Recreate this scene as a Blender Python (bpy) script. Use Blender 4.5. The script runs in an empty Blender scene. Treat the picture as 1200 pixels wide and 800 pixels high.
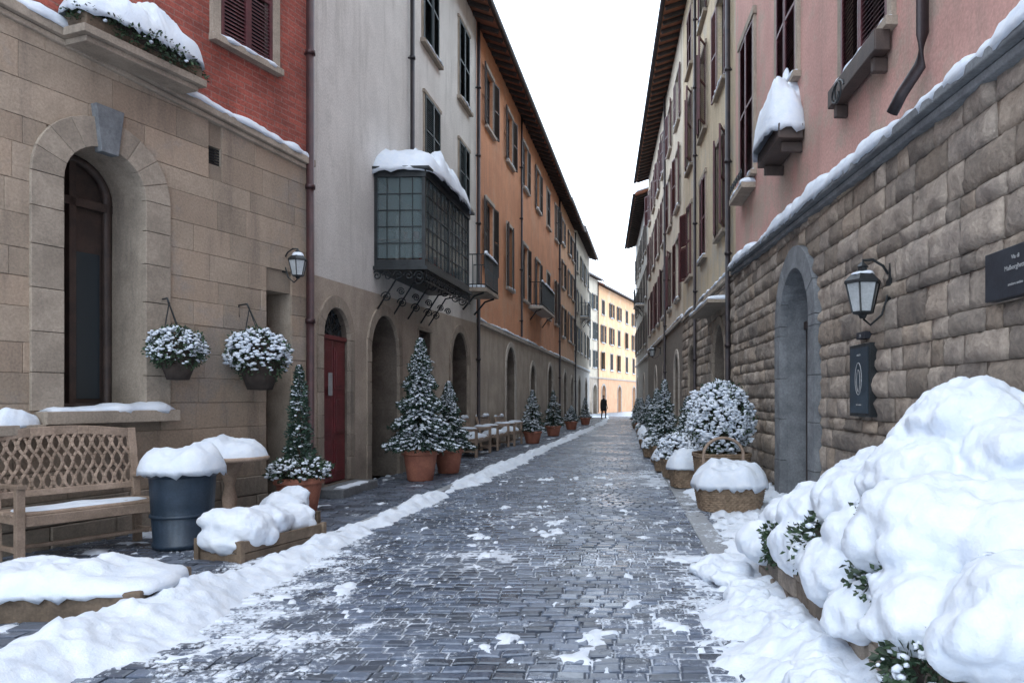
import bpy, math, random, bmesh
import numpy as np
from mathutils import Vector, Matrix, noise
from mathutils.geometry import tessellate_polygon
random.seed(7); np.random.seed(7)
R=random.random
def U(a,b): return a+(b-a)*random.random()
COL=bpy.context.scene.collection
def link(o,parent=None):
    COL.objects.link(o)
    if parent: o.parent=parent
    return o
def empty(name,loc=(0,0,0),rz=0):
    e=bpy.data.objects.new(name,None); e.empty_display_size=.2
    e.location=loc; e.rotation_euler=(0,0,rz); return link(e)
def fn(x,y,z=0,o=4): return noise.fractal(Vector((x,y,z)),1.0,2.0,o)

# ---------------------------------------------------------------- mesh builder
class MB:
    def __init__(s): s.v=[];s.f=[];s.m=[];s.s=[]
    def add(s,vs,fs,mi=0,sm=False):
        b=len(s.v); s.v.extend([tuple(p) for p in vs])
        for f in fs:
            s.f.append(tuple(i+b for i in f)); s.m.append(mi); s.s.append(sm)
    def box(s,x0,x1,y0,y1,z0,z1,mi=0,M=None):
        vs=[Vector((x,y,z)) for z in (z0,z1) for x,y in ((x0,y0),(x1,y0),(x1,y1),(x0,y1))]
        if M is not None: vs=[M@v for v in vs]
        s.add(vs,[(0,3,2,1),(4,5,6,7),(0,1,5,4),(1,2,6,5),(2,3,7,6),(3,0,4,7)],mi)
    def beam(s,p0,p1,w,h,mi=0,up=(0,0,1)):
        p0=Vector(p0);p1=Vector(p1);d=(p1-p0);L=d.length;d.normalize()
        u=Vector(up); x=d.cross(u)
        if x.length<1e-4: x=d.cross(Vector((1,0,0)))
        x.normalize(); z=x.cross(d)
        M=Matrix((( x.x,d.x,z.x,p0.x),(x.y,d.y,z.y,p0.y),(x.z,d.z,z.z,p0.z),(0,0,0,1)))
        s.box(-w/2,w/2,0,L,-h/2,h/2,mi,M)
    def tube(s,pts,r,seg=8,mi=0,sm=True,cap=True):
        pts=[Vector(p) for p in pts]; n=len(pts); vs=[]
        rr=r if isinstance(r,(list,tuple)) else [r]*n
        up=Vector((.123,.2,.97))
        for i,p in enumerate(pts):
            d=(pts[min(i+1,n-1)]-pts[max(i-1,0)])
            if d.length<1e-6: d=Vector((0,0,1))
            d.normalize(); a=d.cross(up)
            if a.length<.05: a=d.cross(Vector((1,0,0)))
            a.normalize(); b=d.cross(a)
            for k in range(seg):
                t=2*math.pi*k/seg; vs.append(p+rr[i]*(math.cos(t)*a+math.sin(t)*b))
        fs=[(i*seg+k,i*seg+(k+1)%seg,(i+1)*seg+(k+1)%seg,(i+1)*seg+k) for i in range(n-1) for k in range(seg)]
        if cap: fs+= [tuple(range(seg)),tuple((n-1)*seg+k for k in range(seg))]
        s.add(vs,fs,mi,sm)
    def lathe(s,prof,seg=32,c=(0,0,0),mi=0,sm=True,fl=0,ph=0):
        vs=[];n=len(prof)
        for r,z in prof:
            for k in range(seg):
                t=2*math.pi*k/seg+ph; q=r*(1+(fl*(1 if k%2 else -1)))
                vs.append((c[0]+q*math.cos(t),c[1]+q*math.sin(t),c[2]+z))
        fs=[(i*seg+k,i*seg+(k+1)%seg,(i+1)*seg+(k+1)%seg,(i+1)*seg+k) for i in range(n-1) for k in range(seg)]
        s.add(vs,fs,mi,sm)
    def cap(s,cx,cy,z0,rx,ry,h,n=2.0,mi=0,amp=.25,seed=0,drop=.04,seg=48,rings=14,rot=0):
        vs=[(0,0,h)]
        for i in range(1,rings+1):
            q=i/rings
            for k in range(seg):
                t=2*math.pi*k/seg; c,sn=math.cos(t),math.sin(t)
                Rr=1/((abs(c)/rx)**n+(abs(sn)/ry)**n)**(1/n)
                wob=1+.07*fn(c*1.7+seed,sn*1.7,seed)
                vs.append((c*Rr*q*wob, sn*Rr*q*wob, h*max(0,(1-q**3.6))**.7))
        out=[]
        cr,sr=math.cos(rot),math.sin(rot)
        for i,(x,y,z) in enumerate(vs):
            z=z*(1+amp*fn(x*3+seed,y*3,seed*1.3)*1.6)
            X=cx+x*cr-y*sr;Y=cy+x*sr+y*cr
            out.append((X,Y,z0+z))
        base=len(out)-seg
        for k in range(seg):
            X,Y,Z=out[base+k]; d=drop*(.5+1.2*abs(fn(k*.35,seed,3)))
            out.append((cx+(X-cx)*1.01,cy+(Y-cy)*1.01,z0-d))
        for k in range(seg):
            X,Y,Z=out[base+k]; out.append((cx+(X-cx)*.93,cy+(Y-cy)*.93,z0-.015))
        fs=[(0,1+k,1+(k+1)%seg) for k in range(seg)]
        for i in range(rings+1):
            a=1+i*seg
            fs+=[(a+k,a+seg+k,a+seg+(k+1)%seg,a+(k+1)%seg) for k in range(seg)]
        s.add(out,fs,mi,True)
    def strip(s,x0,x1,yb,yf,zf,h,mi=0,seed=0,step=.06,droop=.03):
        # snow lying on a ledge, along x; yf is street side (more negative)
        if not callable(zf):
            zc=zf; zf=lambda x:zc
        n=max(6,int((x1-x0)/step)); P=11; vs=[]
        for i in range(n+1):
            x=x0+(x1-x0)*i/n
            e=min(1,(min(x-x0,x1-x)+.004)/.12)**.5
            w=fn(x*1.3,seed*3.1,.5); w2=fn(x*5,seed*3.1,4)
            hh=h*e*max(.12,1+1.1*w+.35*w2); f=yf-.025*(w+w2)*e+ (1-e)*.04
            for k in range(P):
                if k==0: y=yb;z=-.005
                elif k==P-1: y=f+.03; z=-.01
                elif k==P-2: y=f-.004; z=-droop*e*(1+w2)
                else:
                    a=(k-1)/(P-4)
                    y=yb+(f-yb)*(.03+.97*math.sin(a*math.pi/2)) if a<1 else f-.012
                    z=hh*(math.cos(a*math.pi/2)**.55 if a<1 else 0)+ .004
                    if k==1: z=hh
                vs.append((x,y,zf(x)+z))
        fs=[(i*P+k,i*P+k+1,(i+1)*P+k+1,(i+1)*P+k) for i in range(n) for k in range(P-1)]
        fs+=[tuple(range(P)),tuple(n*P+k for k in range(P))]
        s.add(vs,fs,mi,True)
    def obj(s,name,mats,parent=None,loc=(0,0,0),rot=(0,0,0),bev=0,seg=2):
        me=bpy.data.meshes.new(name); me.from_pydata(s.v,[],s.f)
        for m in (mats if isinstance(mats,(list,tuple)) else [mats]): me.materials.append(m)
        me.polygons.foreach_set('material_index',s.m); me.polygons.foreach_set('use_smooth',s.s)
        me.update()
        o=bpy.data.objects.new(name,me); o.location=loc;o.rotation_euler=rot
        link(o,parent)
        if bev:
            b=o.modifiers.new('b','BEVEL');b.width=bev;b.segments=seg;b.limit_method='ANGLE'
        return o

# ---------------------------------------------------------------- materials
def M_(name):
    m=bpy.data.materials.new(name); m.use_nodes=True; nt=m.node_tree
    return m,nt,nt.nodes['Principled BSDF']
def nd(nt,t,**k):
    n=nt.nodes.new(t)
    for a,b in k.items():
        if a in n.inputs.keys(): n.inputs[a].default_value=b
        else: setattr(n,a,b)
    return n
def mixc(nt,fac,a,b,bt='MIX'):
    n=nt.nodes.new('ShaderNodeMix'); n.data_type='RGBA'; n.blend_type=bt
    for i,x in ((0,fac),(6,a),(7,b)):
        if hasattr(x,'default_value') or isinstance(x,bpy.types.NodeSocket): nt.links.new(x,n.inputs[i])
        elif i==0: n.inputs[0].default_value=x
        else: n.inputs[i].default_value=(*x,1)
    return n.outputs[2]
def ramp(nt,src,a,b,ca=0,cb=1):
    n=nt.nodes.new('ShaderNodeMapRange'); n.inputs[1].default_value=a;n.inputs[2].default_value=b
    n.inputs[3].default_value=ca;n.inputs[4].default_value=cb; n.interpolation_type='SMOOTHSTEP'
    nt.links.new(src,n.inputs[0]); return n.outputs[0]
def noise_n(nt,co,scale,det=6,rough=.6,stretch=None):
    if stretch:
        mp=nt.nodes.new('ShaderNodeMapping'); mp.inputs['Scale'].default_value=stretch
        nt.links.new(co,mp.inputs[0]); co=mp.outputs[0]
    n=nd(nt,'ShaderNodeTexNoise',Scale=scale,Detail=det,Roughness=rough); nt.links.new(co,n.inputs['Vector']); return n.outputs[0]
def bump(nt,bs,h,st,dist=.01,prev=None):
    b=nd(nt,'ShaderNodeBump',Strength=st,Distance=dist); nt.links.new(h,b.inputs['Height'])
    if prev: nt.links.new(prev,b.inputs['Normal'])
    nt.links.new(b.outputs[0],bs.inputs['Normal']); return b.outputs[0]
SNOWC=(.63,.68,.755)
def grey3(nt,g):
    cb=nt.nodes.new('ShaderNodeCombineColor')
    for i in range(3): nt.links.new(g,cb.inputs[i])
    return cb.outputs[0]
def pmat(name,c1,c2,scale=2,rough=.85,bs_=.3,bscale=40,c3=None,island=0,metal=0,stretch=None,dist=.01,c4=None,tint=None,stain=0):
    m,nt,b=M_(name); tc=nt.nodes.new('ShaderNodeTexCoord'); co=tc.outputs['Object']
    n1=noise_n(nt,co,scale,6,.65,stretch)
    col=mixc(nt,ramp(nt,n1,.35,.65),c1,c2)
    ge=nt.nodes.new('ShaderNodeNewGeometry') if (island or tint) else None
    if tint:
        wn=nt.nodes.new('ShaderNodeTexWhiteNoise'); wn.noise_dimensions='1D'; nt.links.new(ge.outputs['Random Per Island'],wn.inputs['W'])
        col=mixc(nt,ramp(nt,wn.outputs[0],.35,1,0,.85),col,tint)
    if c3:
        n2=noise_n(nt,co,1.0,8,.7,(2.2,2.2,.35)); col=mixc(nt,ramp(nt,n2,.48,.72,0,.8),col,c3)
    if c4:
        n5=noise_n(nt,co,.55,7,.75); col=mixc(nt,ramp(nt,n5,.5,.6,0,.75),col,c4)
    if stain:
        sx=nt.nodes.new('ShaderNodeSeparateXYZ'); nt.links.new(co,sx.inputs[0])
        n6=noise_n(nt,co,1.6,7,.7)
        ad=nt.nodes.new('ShaderNodeMath');ad.operation='MULTIPLY_ADD';nt.links.new(n6,ad.inputs[0]);ad.inputs[1].default_value=-2.6;nt.links.new(sx.outputs[2],ad.inputs[2])
        g=ramp(nt,ad.outputs[0],-1.5,.3,1-stain,1); col=mixc(nt,1.0,col,grey3(nt,g),'MULTIPLY')
    n3=noise_n(nt,co,bscale,5,.7)
    g=ramp(nt,n3,.25,.75,.78,1.15)
    col=mixc(nt,1.0,col,grey3(nt,g),'MULTIPLY')
    if island:
        r=ramp(nt,ge.outputs['Random Per Island'],0,1,1-island,1+island*.7)
        col=mixc(nt,1.0,col,grey3(nt,r),'MULTIPLY')
    nt.links.new(col,b.inputs['Base Color']); b.inputs['Roughness'].default_value=rough; b.inputs['Metallic'].default_value=metal
    pr=bump(nt,b,n3,bs_,dist)
    bump(nt,b,n1,min(.5,bs_),.02,pr)
    return m
def dustmat(name,c1,c2,rough,thr,island=.35,soft=.13,mx=1.0):
    m,nt,b=M_(name); tc=nt.nodes.new('ShaderNodeTexCoord'); co=tc.outputs['Object']
    ge=nt.nodes.new('ShaderNodeNewGeometry')
    n1=noise_n(nt,co,30,5,.7)
    col=mixc(nt,ramp(nt,n1,.3,.7),c1,c2)
    r=ramp(nt,ge.outputs['Random Per Island'],0,1,1-island,1+island)
    col=mixc(nt,1.0,col,grey3(nt,r),'MULTIPLY')
    big=noise_n(nt,co,.55,3,.5); mid=noise_n(nt,co,3.2,5,.65); fine=noise_n(nt,co,28,6,.75)
    def math_(op,a,b_):
        n=nt.nodes.new('ShaderNodeMath');n.operation=op
        for i,x in enumerate((a,b_)):
            if isinstance(x,(int,float)): n.inputs[i].default_value=x
            else: nt.links.new(x,n.inputs[i])
        return n.outputs[0]
    s=math_('ADD',math_('MULTIPLY',big,.8),math_('MULTIPLY',mid,1.0)); s=math_('ADD',s,math_('MULTIPLY',fine,1.0))
    sx=nt.nodes.new('ShaderNodeSeparateXYZ'); nt.links.new(co,sx.inputs[0])
    e=math_('ABSOLUTE',math_('ADD',sx.outputs[0],1.0),0); e=ramp(nt,e,.6,2.4,0,.17)
    fr=ramp(nt,sx.outputs[1],3.0,13,.15,.02)
    s=math_('ADD',s,e); s=math_('ADD',s,fr)
    mask=ramp(nt,s,thr,thr+soft,0,mx)
    col=mixc(nt,mask,col,SNOWC)
    fz=noise_n(nt,co,1.7,6,.7); col=mixc(nt,ramp(nt,fz,.45,.75,0,.25),col,(.38,.44,.53))
    nt.links.new(col,b.inputs['Base Color'])
    w=noise_n(nt,co,.8,4,.6)
    rr=ramp(nt,w,.35,.65,rough-.12,rough+.14)
    rm=nt.nodes.new('ShaderNodeMix'); nt.links.new(mask,rm.inputs[0]); nt.links.new(rr,rm.inputs[2]); rm.inputs[3].default_value=.75
    nt.links.new(rm.outputs[0],b.inputs['Roughness']); b.inputs['Specular IOR Level'].default_value=.8
    p=bump(nt,b,n1,.3,.006); bump(nt,b,mask,.5,.012,p)
    return m
def snowmat():
    m,nt,b=M_('snow'); tc=nt.nodes.new('ShaderNodeTexCoord'); co=tc.outputs['Object']
    n=noise_n(nt,co,9,6,.6); n2=noise_n(nt,co,60,5,.75)
    col=mixc(nt,ramp(nt,n,.3,.7),(.62,.68,.77),(.69,.73,.785)); nt.links.new(col,b.inputs['Base Color'])
    b.inputs['Roughness'].default_value=.6
    p=bump(nt,b,n,.5,.03); bump(nt,b,n2,.5,.008,p); return m
SNOW=snowmat()
def brickmat(name,c1,c2,mor,bw,bh,off=.5,ms=.012,bst=.6,rough=.9):
    m,nt,b=M_(name); tc=nt.nodes.new('ShaderNodeTexCoord'); co=tc.outputs['Object']
    sx=nt.nodes.new('ShaderNodeSeparateXYZ'); nt.links.new(co,sx.inputs[0])
    c=nt.nodes.new('ShaderNodeCombineXYZ'); nt.links.new(sx.outputs[0],c.inputs[0]); nt.links.new(sx.outputs[2],c.inputs[1])
    br=nt.nodes.new('ShaderNodeTexBrick'); br.offset=off
    br.inputs['Scale'].default_value=1;br.inputs['Brick Width'].default_value=bw;br.inputs['Row Height'].default_value=bh
    br.inputs['Mortar Size'].default_value=ms; br.inputs['Mortar Smooth'].default_value=.3
    br.inputs['Color1'].default_value=(*c1,1);br.inputs['Color2'].default_value=(*c2,1);br.inputs['Mortar'].default_value=(*mor,1)
    nt.links.new(c.outputs[0],br.inputs[0])
    n=noise_n(nt,co,1.1,7,.7); n3=noise_n(nt,co,35,5,.7)
    col=mixc(nt,1.0,br.outputs[0],grey3(nt,ramp(nt,n,.3,.7,.6,1.25)),'MULTIPLY')
    col=mixc(nt,1.0,col,grey3(nt,ramp(nt,n3,.3,.7,.7,1.2)),'MULTIPLY')
    nt.links.new(col,b.inputs['Base Color']); b.inputs['Roughness'].default_value=rough
    inv=nt.nodes.new('ShaderNodeMath');inv.operation='SUBTRACT';inv.inputs[0].default_value=1;nt.links.new(br.outputs[1],inv.inputs[1])
    p=bump(nt,b,inv.outputs[0],bst,.012); bump(nt,b,n3,.6,.01,p); return m
STONE_L=pmat('sandstone_ashlar',(.40,.315,.24),(.31,.245,.185),1.5,.9,.7,40,c3=(.20,.16,.13),c4=(.29,.25,.215),island=.13,stain=.45,tint=(.38,.285,.21))
STONE_Lb=pmat('sandstone_mortar',(.27,.215,.165),(.22,.175,.135),3,.95,.3,60)
STONE_TR=pmat('arch_stone',(.38,.315,.25),(.29,.24,.19),3,.9,.5,45,island=.12,c3=(.2,.168,.14),stain=.35)
STONE_R=pmat('rubble_stone',(.40,.335,.275),(.24,.20,.17),3.2,.95,1.0,20,c3=(.18,.155,.135),island=.3,dist=.03,tint=(.35,.275,.21),stain=.3)
STONE_Rb=pmat('rubble_mortar',(.22,.185,.15),(.165,.14,.115),4,.95,.5,40,stain=.3)
GREY=pmat('grey_stone',(.20,.21,.22),(.13,.138,.148),4,.85,.5,35,island=.15)
BRICK=brickmat('red_brick',(.41,.10,.07),(.28,.07,.052),(.31,.14,.115),.25,.075,ms=.009)
CREAM=pmat('cream_plaster',(.76,.725,.68),(.65,.62,.58),.8,.92,.3,35,c3=(.45,.425,.39),c4=(.62,.59,.55))
TAN=pmat('tan_plaster',(.49,.41,.33),(.38,.31,.25),1.2,.92,.35,30,c3=(.26,.22,.18),stain=.45)
ORANGE=pmat('orange_plaster',(.68,.315,.17),(.57,.26,.14),1.0,.92,.3,30,c3=(.40,.20,.13),c4=(.62,.34,.21))
ORANGE2=pmat('light_orange_plaster',(.74,.43,.26),(.64,.36,.21),1.0,.92,.25,30,c3=(.47,.28,.18))
YEL=pmat('apricot_plaster',(.88,.54,.30),(.82,.47,.26),.8,.92,.2,25,c3=(.66,.38,.22),c4=(.85,.60,.40))  # albedo lightened so distance haze is part of the colour
PINK=pmat('pink_plaster',(.56,.325,.275),(.47,.265,.225),1.0,.92,.35,30,c3=(.33,.225,.185),c4=(.41,.32,.255))
OCHRE=pmat('ochre_plaster',(.57,.46,.31),(.46,.365,.245),1.0,.92,.3,30,c3=(.27,.22,.165),c4=(.43,.39,.33))
PALE=pmat('pale_plaster',(.67,.585,.465),(.57,.495,.39),.9,.92,.25,30,c3=(.36,.31,.245))
GREYP=pmat('grey_plaster',(.46,.435,.40),(.37,.35,.32),.9,.92,.25,30,c3=(.26,.24,.215))
TRIM=pmat('window_trim_stone',(.48,.425,.37),(.40,.35,.30),4,.85,.3,50)
TRIMW=pmat('dark_wood_trim',(.07,.047,.038),(.045,.032,.028),6,.6,.2,60)
SH_G=pmat('shutter_green',(.025,.04,.042),(.014,.024,.026),8,.5,.2,80)
SH_B=pmat('shutter_brown',(.05,.034,.03),(.03,.022,.02),8,.55,.2,80)
SH_R=pmat('shutter_red',(.11,.028,.033),(.065,.018,.022),8,.5,.2,80)
IRON=pmat('wrought_iron',(.015,.018,.02),(.03,.034,.037),9,.45,.2,90,metal=.3)
PIPE=pmat('drain_pipe',(.03,.026,.03),(.05,.038,.04),6,.45,.1,50,metal=.4)
PIPER=pmat('copper_pipe',(.07,.03,.03),(.045,.022,.024),6,.45,.1,50,metal=.3)
WOOD=pmat('weathered_wood',(.34,.25,.19),(.23,.165,.12),5,.7,.4,60,island=.2)
WOODD=pmat('planter_wood',(.20,.145,.10),(.11,.08,.055),6,.8,.6,50,island=.3)
DOOR=pmat('red_door',(.15,.026,.03),(.10,.018,.02),4,.4,.15,60)
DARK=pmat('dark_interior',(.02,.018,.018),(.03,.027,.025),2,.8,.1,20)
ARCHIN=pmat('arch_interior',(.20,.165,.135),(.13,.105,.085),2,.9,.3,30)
TERRA=pmat('terracotta',(.38,.15,.095),(.28,.105,.07),5,.75,.3,60)
WICK=pmat('wicker',(.27,.19,.125),(.16,.11,.07),14,.75,.3,90)
BIN=pmat('painted_steel_blue',(.028,.046,.072),(.018,.033,.052),5,.42,.15,50,metal=.2)
ROOFT=pmat('roof_tile',(.30,.12,.07),(.22,.09,.055),5,.85,.5,20)
SOFFIT=pmat('eave_wood',(.06,.046,.04),(.04,.031,.028),5,.8,.2,40)
SOIL=pmat('soil',(.05,.037,.03),(.03,.022,.018),10,.95,.5,40)
LEAF=pmat('evergreen_leaf',(.045,.08,.035),(.022,.047,.026),12,.6,.1,60,island=.5)
NEED=pmat('conifer_needle',(.032,.068,.042),(.018,.042,.03),10,.65,.1,60,island=.45)
BARK=pmat('bark',(.09,.06,.04),(.05,.035,.025),9,.9,.5,40)
PLAQ=pmat('plaque_slate',(.025,.03,.04),(.018,.02,.028),5,.5,.1,50)
SIGNB=pmat('sign_panel',(.035,.055,.075),(.025,.04,.055),5,.45,.1,50)
WHITEP=pmat('white_paint',(.36,.36,.36),(.28,.28,.28),5,.6,.1,50)
REDP=pmat('red_pot',(.4,.04,.03),(.3,.03,.02),5,.6,.1,50)
COAT=pmat('dark_coat',(.02,.02,.025),(.012,.012,.016),8,.85,.2,80)
SKIN=pmat('skin',(.5,.3,.22),(.45,.26,.2),8,.6,.1,60)
SETT=dustmat('basalt_setts',(.052,.067,.098),(.095,.117,.16),.30,1.62,.45)
BED=dustmat('sett_joints',(.07,.083,.105),(.12,.137,.165),.7,1.32,0,.3,.85)
PAVE=dustmat('pavement_setts',(.045,.055,.078),(.08,.095,.125),.38,1.76,.4)
SLAB=dustmat('granite_slab',(.26,.27,.285),(.20,.21,.225),.6,1.66,.15)
def glassm(name,alpha,base=(.03,.04,.048),ro=.07,sp=.5):
    m,nt,b=M_(name); b.inputs['Base Color'].default_value=(*base,1); b.inputs['Roughness'].default_value=ro
    tc=nt.nodes.new('ShaderNodeTexCoord'); n=noise_n(nt,tc.outputs['Object'],1.5,2,.5); bump(nt,b,n,.15,.02)
    b.inputs['Alpha'].default_value=alpha; b.inputs['Specular IOR Level'].default_value=sp; return m
GLASS=glassm('window_glass',1); BAYG=glassm('bay_glass',.5,(.12,.17,.18),.05,1.0)
LAMPG=pmat('frosted_lamp_glass',(.45,.47,.48),(.38,.40,.41),5,.3,.05,40)

# ---------------------------------------------------------------- facades
def archpts(x0,x1,z0,z1,arch=True,n=18):
    if not arch: return [(x0,z0),(x1,z0),(x1,z1),(x0,z1)]
    r=(x1-x0)/2; cx=(x0+x1)/2; zs=z1-r
    return [(x0,z0),(x1,z0)]+[(cx+r*math.cos(math.pi*i/n),zs+r*math.sin(math.pi*i/n)) for i in range(n+1)]
def facade(parent,name,outer,ops,mat,depth=.22,rev=None):
    polys=[outer]+[archpts(o['x0'],o['x1'],o['z0'],o['z1'],o.get('arch',False)) for o in ops]
    tris=tessellate_polygon([[Vector((x,z,0)) for x,z in p] for p in polys])
    flat=[(x,0,z) for p in polys for x,z in p]
    mb=MB(); mb.add(flat,[tuple(t) for t in tris])
    for o,p in zip(ops,polys[1:]):
        d=o.get('d',depth); n=len(p)
        vs=[(x,0,z) for x,z in p]+[(x,d,z) for x,z in p]
        mb.add(vs,[(i,(i+1)%n,n+(i+1)%n,n+i) for i in range(n)],1)
    ob=mb.obj(name,[mat,rev or mat],parent)
    bm=bmesh.new(); bm.from_mesh(ob.data)
    for f in bm.faces:
        if f.material_index==0 and f.normal.y>0: f.normal_flip()
    bm.to_mesh(ob.data); bm.free()
    return ob
def surround(mb,x0,x1,z0,z1,w=.25,t=.05,mi=0,key=False,nv=11,arch=True,jh=.38,gap=.006):
    i_=.004
    if arch:
        r=(x1-x0)/2-i_; cx=(x0+x1)/2; zs=z1-(x1-x0)/2
        for k in range(nv):
            a0=math.pi*k/nv+gap; a1=math.pi*(k+1)/nv-gap; ro=r+w
            tt=t+U(0,.006)
            pts=[(cx+q*math.cos(a),zs+q*math.sin(a)) for a in (a0,(a0+a1)/2,a1) for q in (r,ro)]
            vs=[(x,-tt,z) for x,z in pts]+[(x,.02,z) for x,z in pts]
            mb.add(vs,[(0,1,3,2),(2,3,5,4),(0,2,8,6),(2,4,10,8),(1,7,9,3),(3,9,11,5),(0,6,7,1),(4,5,11,10)],mi)
        if key:
            vs=[(cx-.09,zs+r-.06),(cx+.09,zs+r-.06),(cx+.15,zs+r+w+.12),(cx-.15,zs+r+w+.12)]
            mb.add([(x,-t-.05,z) for x,z in vs]+[(x,0,z) for x,z in vs],[(0,1,2,3),(0,4,5,1),(1,5,6,2),(2,6,7,3),(3,7,4,0)],mi+1)
    else: zs=z1
    z=z0
    while z<zs-.02:
        h=min(jh*U(.85,1.15),zs-z)
        if zs-(z+h)<.12: h=zs-z
        for s_ in (0,1):
            tt=t+U(0,.006)
            if s_==0: mb.box(x0-w+i_,x0+i_,-tt,.02,z+gap,z+h-gap,mi)
            else: mb.box(x1-i_,x1+w-i_,-tt,.02,z+gap,z+h-gap,mi)
        z+=h
    if not arch:
        mb.box(x0-w,x1+w,-t-.01,.02,z1-i_,z1+w,mi)
_shut={}
def shutter(w,h,mat,h0=.012):
    k=(round(w,2),round(h,2),mat.name)
    if k in _shut: return _shut[k]
    mb=MB(); fw=.045
    mb.box(0,fw,-.04,0,0,h);mb.box(w-fw,w,-.04,0,0,h);mb.box(fw,w-fw,-.038,-.002,0,fw*1.4);mb.box(fw,w-fw,-.038,-.002,h-fw*1.2,h)
    mb.box(fw,w-fw,-.038,-.002,h*.48,h*.48+fw)
    z=fw*1.4+.02
    while z<h-fw*1.2-.03:
        if not(h*.48-.035<z<h*.48+fw+.005):
            mb.add([(fw,-.034,z),(w-fw,-.034,z),(w-fw,-.026,z+.004),(fw,-.026,z+.004),(fw,-.008,z+.04),(w-fw,-.008,z+.04),(w-fw,-.002,z+.034),(fw,-.002,z+.034)],
               [(0,1,5,4),(3,7,6,2),(0,3,2,1),(4,5,6,7)])
        z+=.048
    me=bpy.data.meshes.new('louvre_shutter'); me.from_pydata(mb.v,[],mb.f); me.materials.append(mat); _shut[k]=me; return me
def put_shutter(parent,me,x,y,z,ang,flip=False):
    o=bpy.data.objects.new('louvre_shutter',me); o.location=(x,y,z); o.rotation_euler=(0,0,ang)
    if flip: o.scale=(-1,1,1)
    link(o,parent)
class House:
    def __init__(s,name,p,ang):
        s.e=empty(name,(p[0],p[1],0),ang); s.trim=MB(); s.glass=MB(); s.dark=MB(); s.snow=MB(); s.frame=MB(); s.iron=MB()
    def window(s,o,sh,style='open',sill=True,snow=.05,tw=.09,t=.035,trim=True):
        x0,x1,z0,z1=o['x0'],o['x1'],o['z0'],o['z1']; w=x1-x0;h=z1-z0
        if trim: 
            s.trim.box(x0-tw,x0-.002,-t,.01,z0,z1); s.trim.box(x1+.002,x1+tw,-t,.01,z0,z1); s.trim.box(x0-tw-.03,x1+tw+.03,-t-.02,.01,z1+.002,z1+tw*1.3)
        if sill:
            s.trim.box(x0-.14,x1+.14,-.11,.015,z0-.09,z0-.003)
            if snow: s.snow.strip(x0-.13,x1+.13,-.0 if style!='closed' else -.045,-.105,z0-.003,snow,seed=U(0,99),step=.05)
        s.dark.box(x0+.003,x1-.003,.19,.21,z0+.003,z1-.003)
        s.glass.box(x0+.05,x1-.05,.12,.13,z0+.05,z1-.05)
        f=.05
        s.frame.box(x0+.002,x0+f,.09,.15,z0+.002,z1-.002);s.frame.box(x1-f,x1-.002,.09,.15,z0+.002,z1-.002)
        s.frame.box(x0+f,x1-f,.09,.15,z0+.002,z0+f);s.frame.box(x0+f,x1-f,.09,.15,z1-f,z1-.002)
        c=(x0+x1)/2; s.frame.box(c-.035,c+.035,.085,.145,z0+f,z1-f)
        for q in (.34,.67): s.frame.box(x0+f,x1-f,.1,.14,z0+h*q-.015,z0+h*q+.015)
        if sh is None: return
        me=shutter(w/2-.004,h-.01,sh)
        if style=='closed':
            put_shutter(s.e,me,x0+.002,-.008,z0+.005,-math.radians(U(0,4))); put_shutter(s.e,me,x1-.002,-.008,z0+.005,math.radians(U(0,4)),True)
        elif style=='open':
            a=math.radians(U(171,178)); 
            put_shutter(s.e,me,x0-.005,-.05,z0+.005,-a); put_shutter(s.e,me,x1+.005,-.05,z0+.005,a,True)
        else:
            a=math.radians(U(4,14)); b=math.radians(U(150,176))
            if R()<.5: a,b=b,a
            put_shutter(s.e,me,x0-.002,-.045,z0+.005,-a); put_shutter(s.e,me,x1+.002,-.045,z0+.005,b,True)
    def pipe(s,x,z0,z1,r=.05,mat=None,y=-.09):
        mb=MB(); mb.tube([(x,y,z0),(x,y,z1)],r,12)
        z=z0+.6
        while z<z1: mb.lathe([(r+.001,-.03),(r+.014,-.03),(r+.014,.03),(r+.001,.03)],12,(x,y,z)); mb.box(x-.012,x+.012,y,0.01,z-.015,z+.015); z+=1.9
        mb.obj('drain_pipe',mat or PIPE,s.e)
    def roof(s,x0,x1,ze,ov=.6,depth=8,wallmat=None,gut=True):
        mb=MB(); yr=depth/2; zr=ze+1.5; th=.14; sl=(zr-ze)/(yr+ov)
        def Z(y): return ze+(y+ov)*sl if y<=yr else zr-(y-yr)*(zr-ze)/(depth+.3-yr)
        P=[(-ov,Z(-ov)),(yr,zr),(depth+.3,ze)]
        vs=[(x,y,z+d) for x in (x0,x1) for d in (0,th) for y,z in P]
        mb.add(vs,[(0,1,7,6),(1,2,8,7),(3,9,10,4),(4,10,11,5),(0,6,9,3),(2,5,11,8),(0,3,4,1),(1,4,5,2),(6,7,10,9),(7,8,11,10)])
        mb.obj('roof',ROOFT,s.e)
        vs=[(x,y+ (0.06 if i==0 else 0),z+th+.005+d) for x in (x0+.01,x1-.01) for d in (0,.09) for i,(y,z) in enumerate(P)]
        m2=MB(); m2.add(vs,[(3,9,10,4),(4,10,11,5),(0,6,9,3),(0,3,4,1),(6,7,10,9)]); m2.obj('roof_snow',SNOW,s.e)
        m3=MB(); x=x0+.3
        while x<x1-.1:
            m3.beam((x,-ov+.04,Z(-ov)-.06),(x,.0,Z(0)-.06),.09,.11); x+=.55
        m3.box(x0+.02,x1-.02,-ov-.02,-ov+.0,ze-.03,ze+.1); m3.obj('rafters',SOFFIT,s.e)
        if gut:
            m4=MB(); m4.tube([(x0+.01,-ov-.08,ze+.0),(x1-.01,-ov-.08,ze+.0)],.07,10); m4.obj('gutter',PIPE,s.e)
        b=MB(); i=.006
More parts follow.
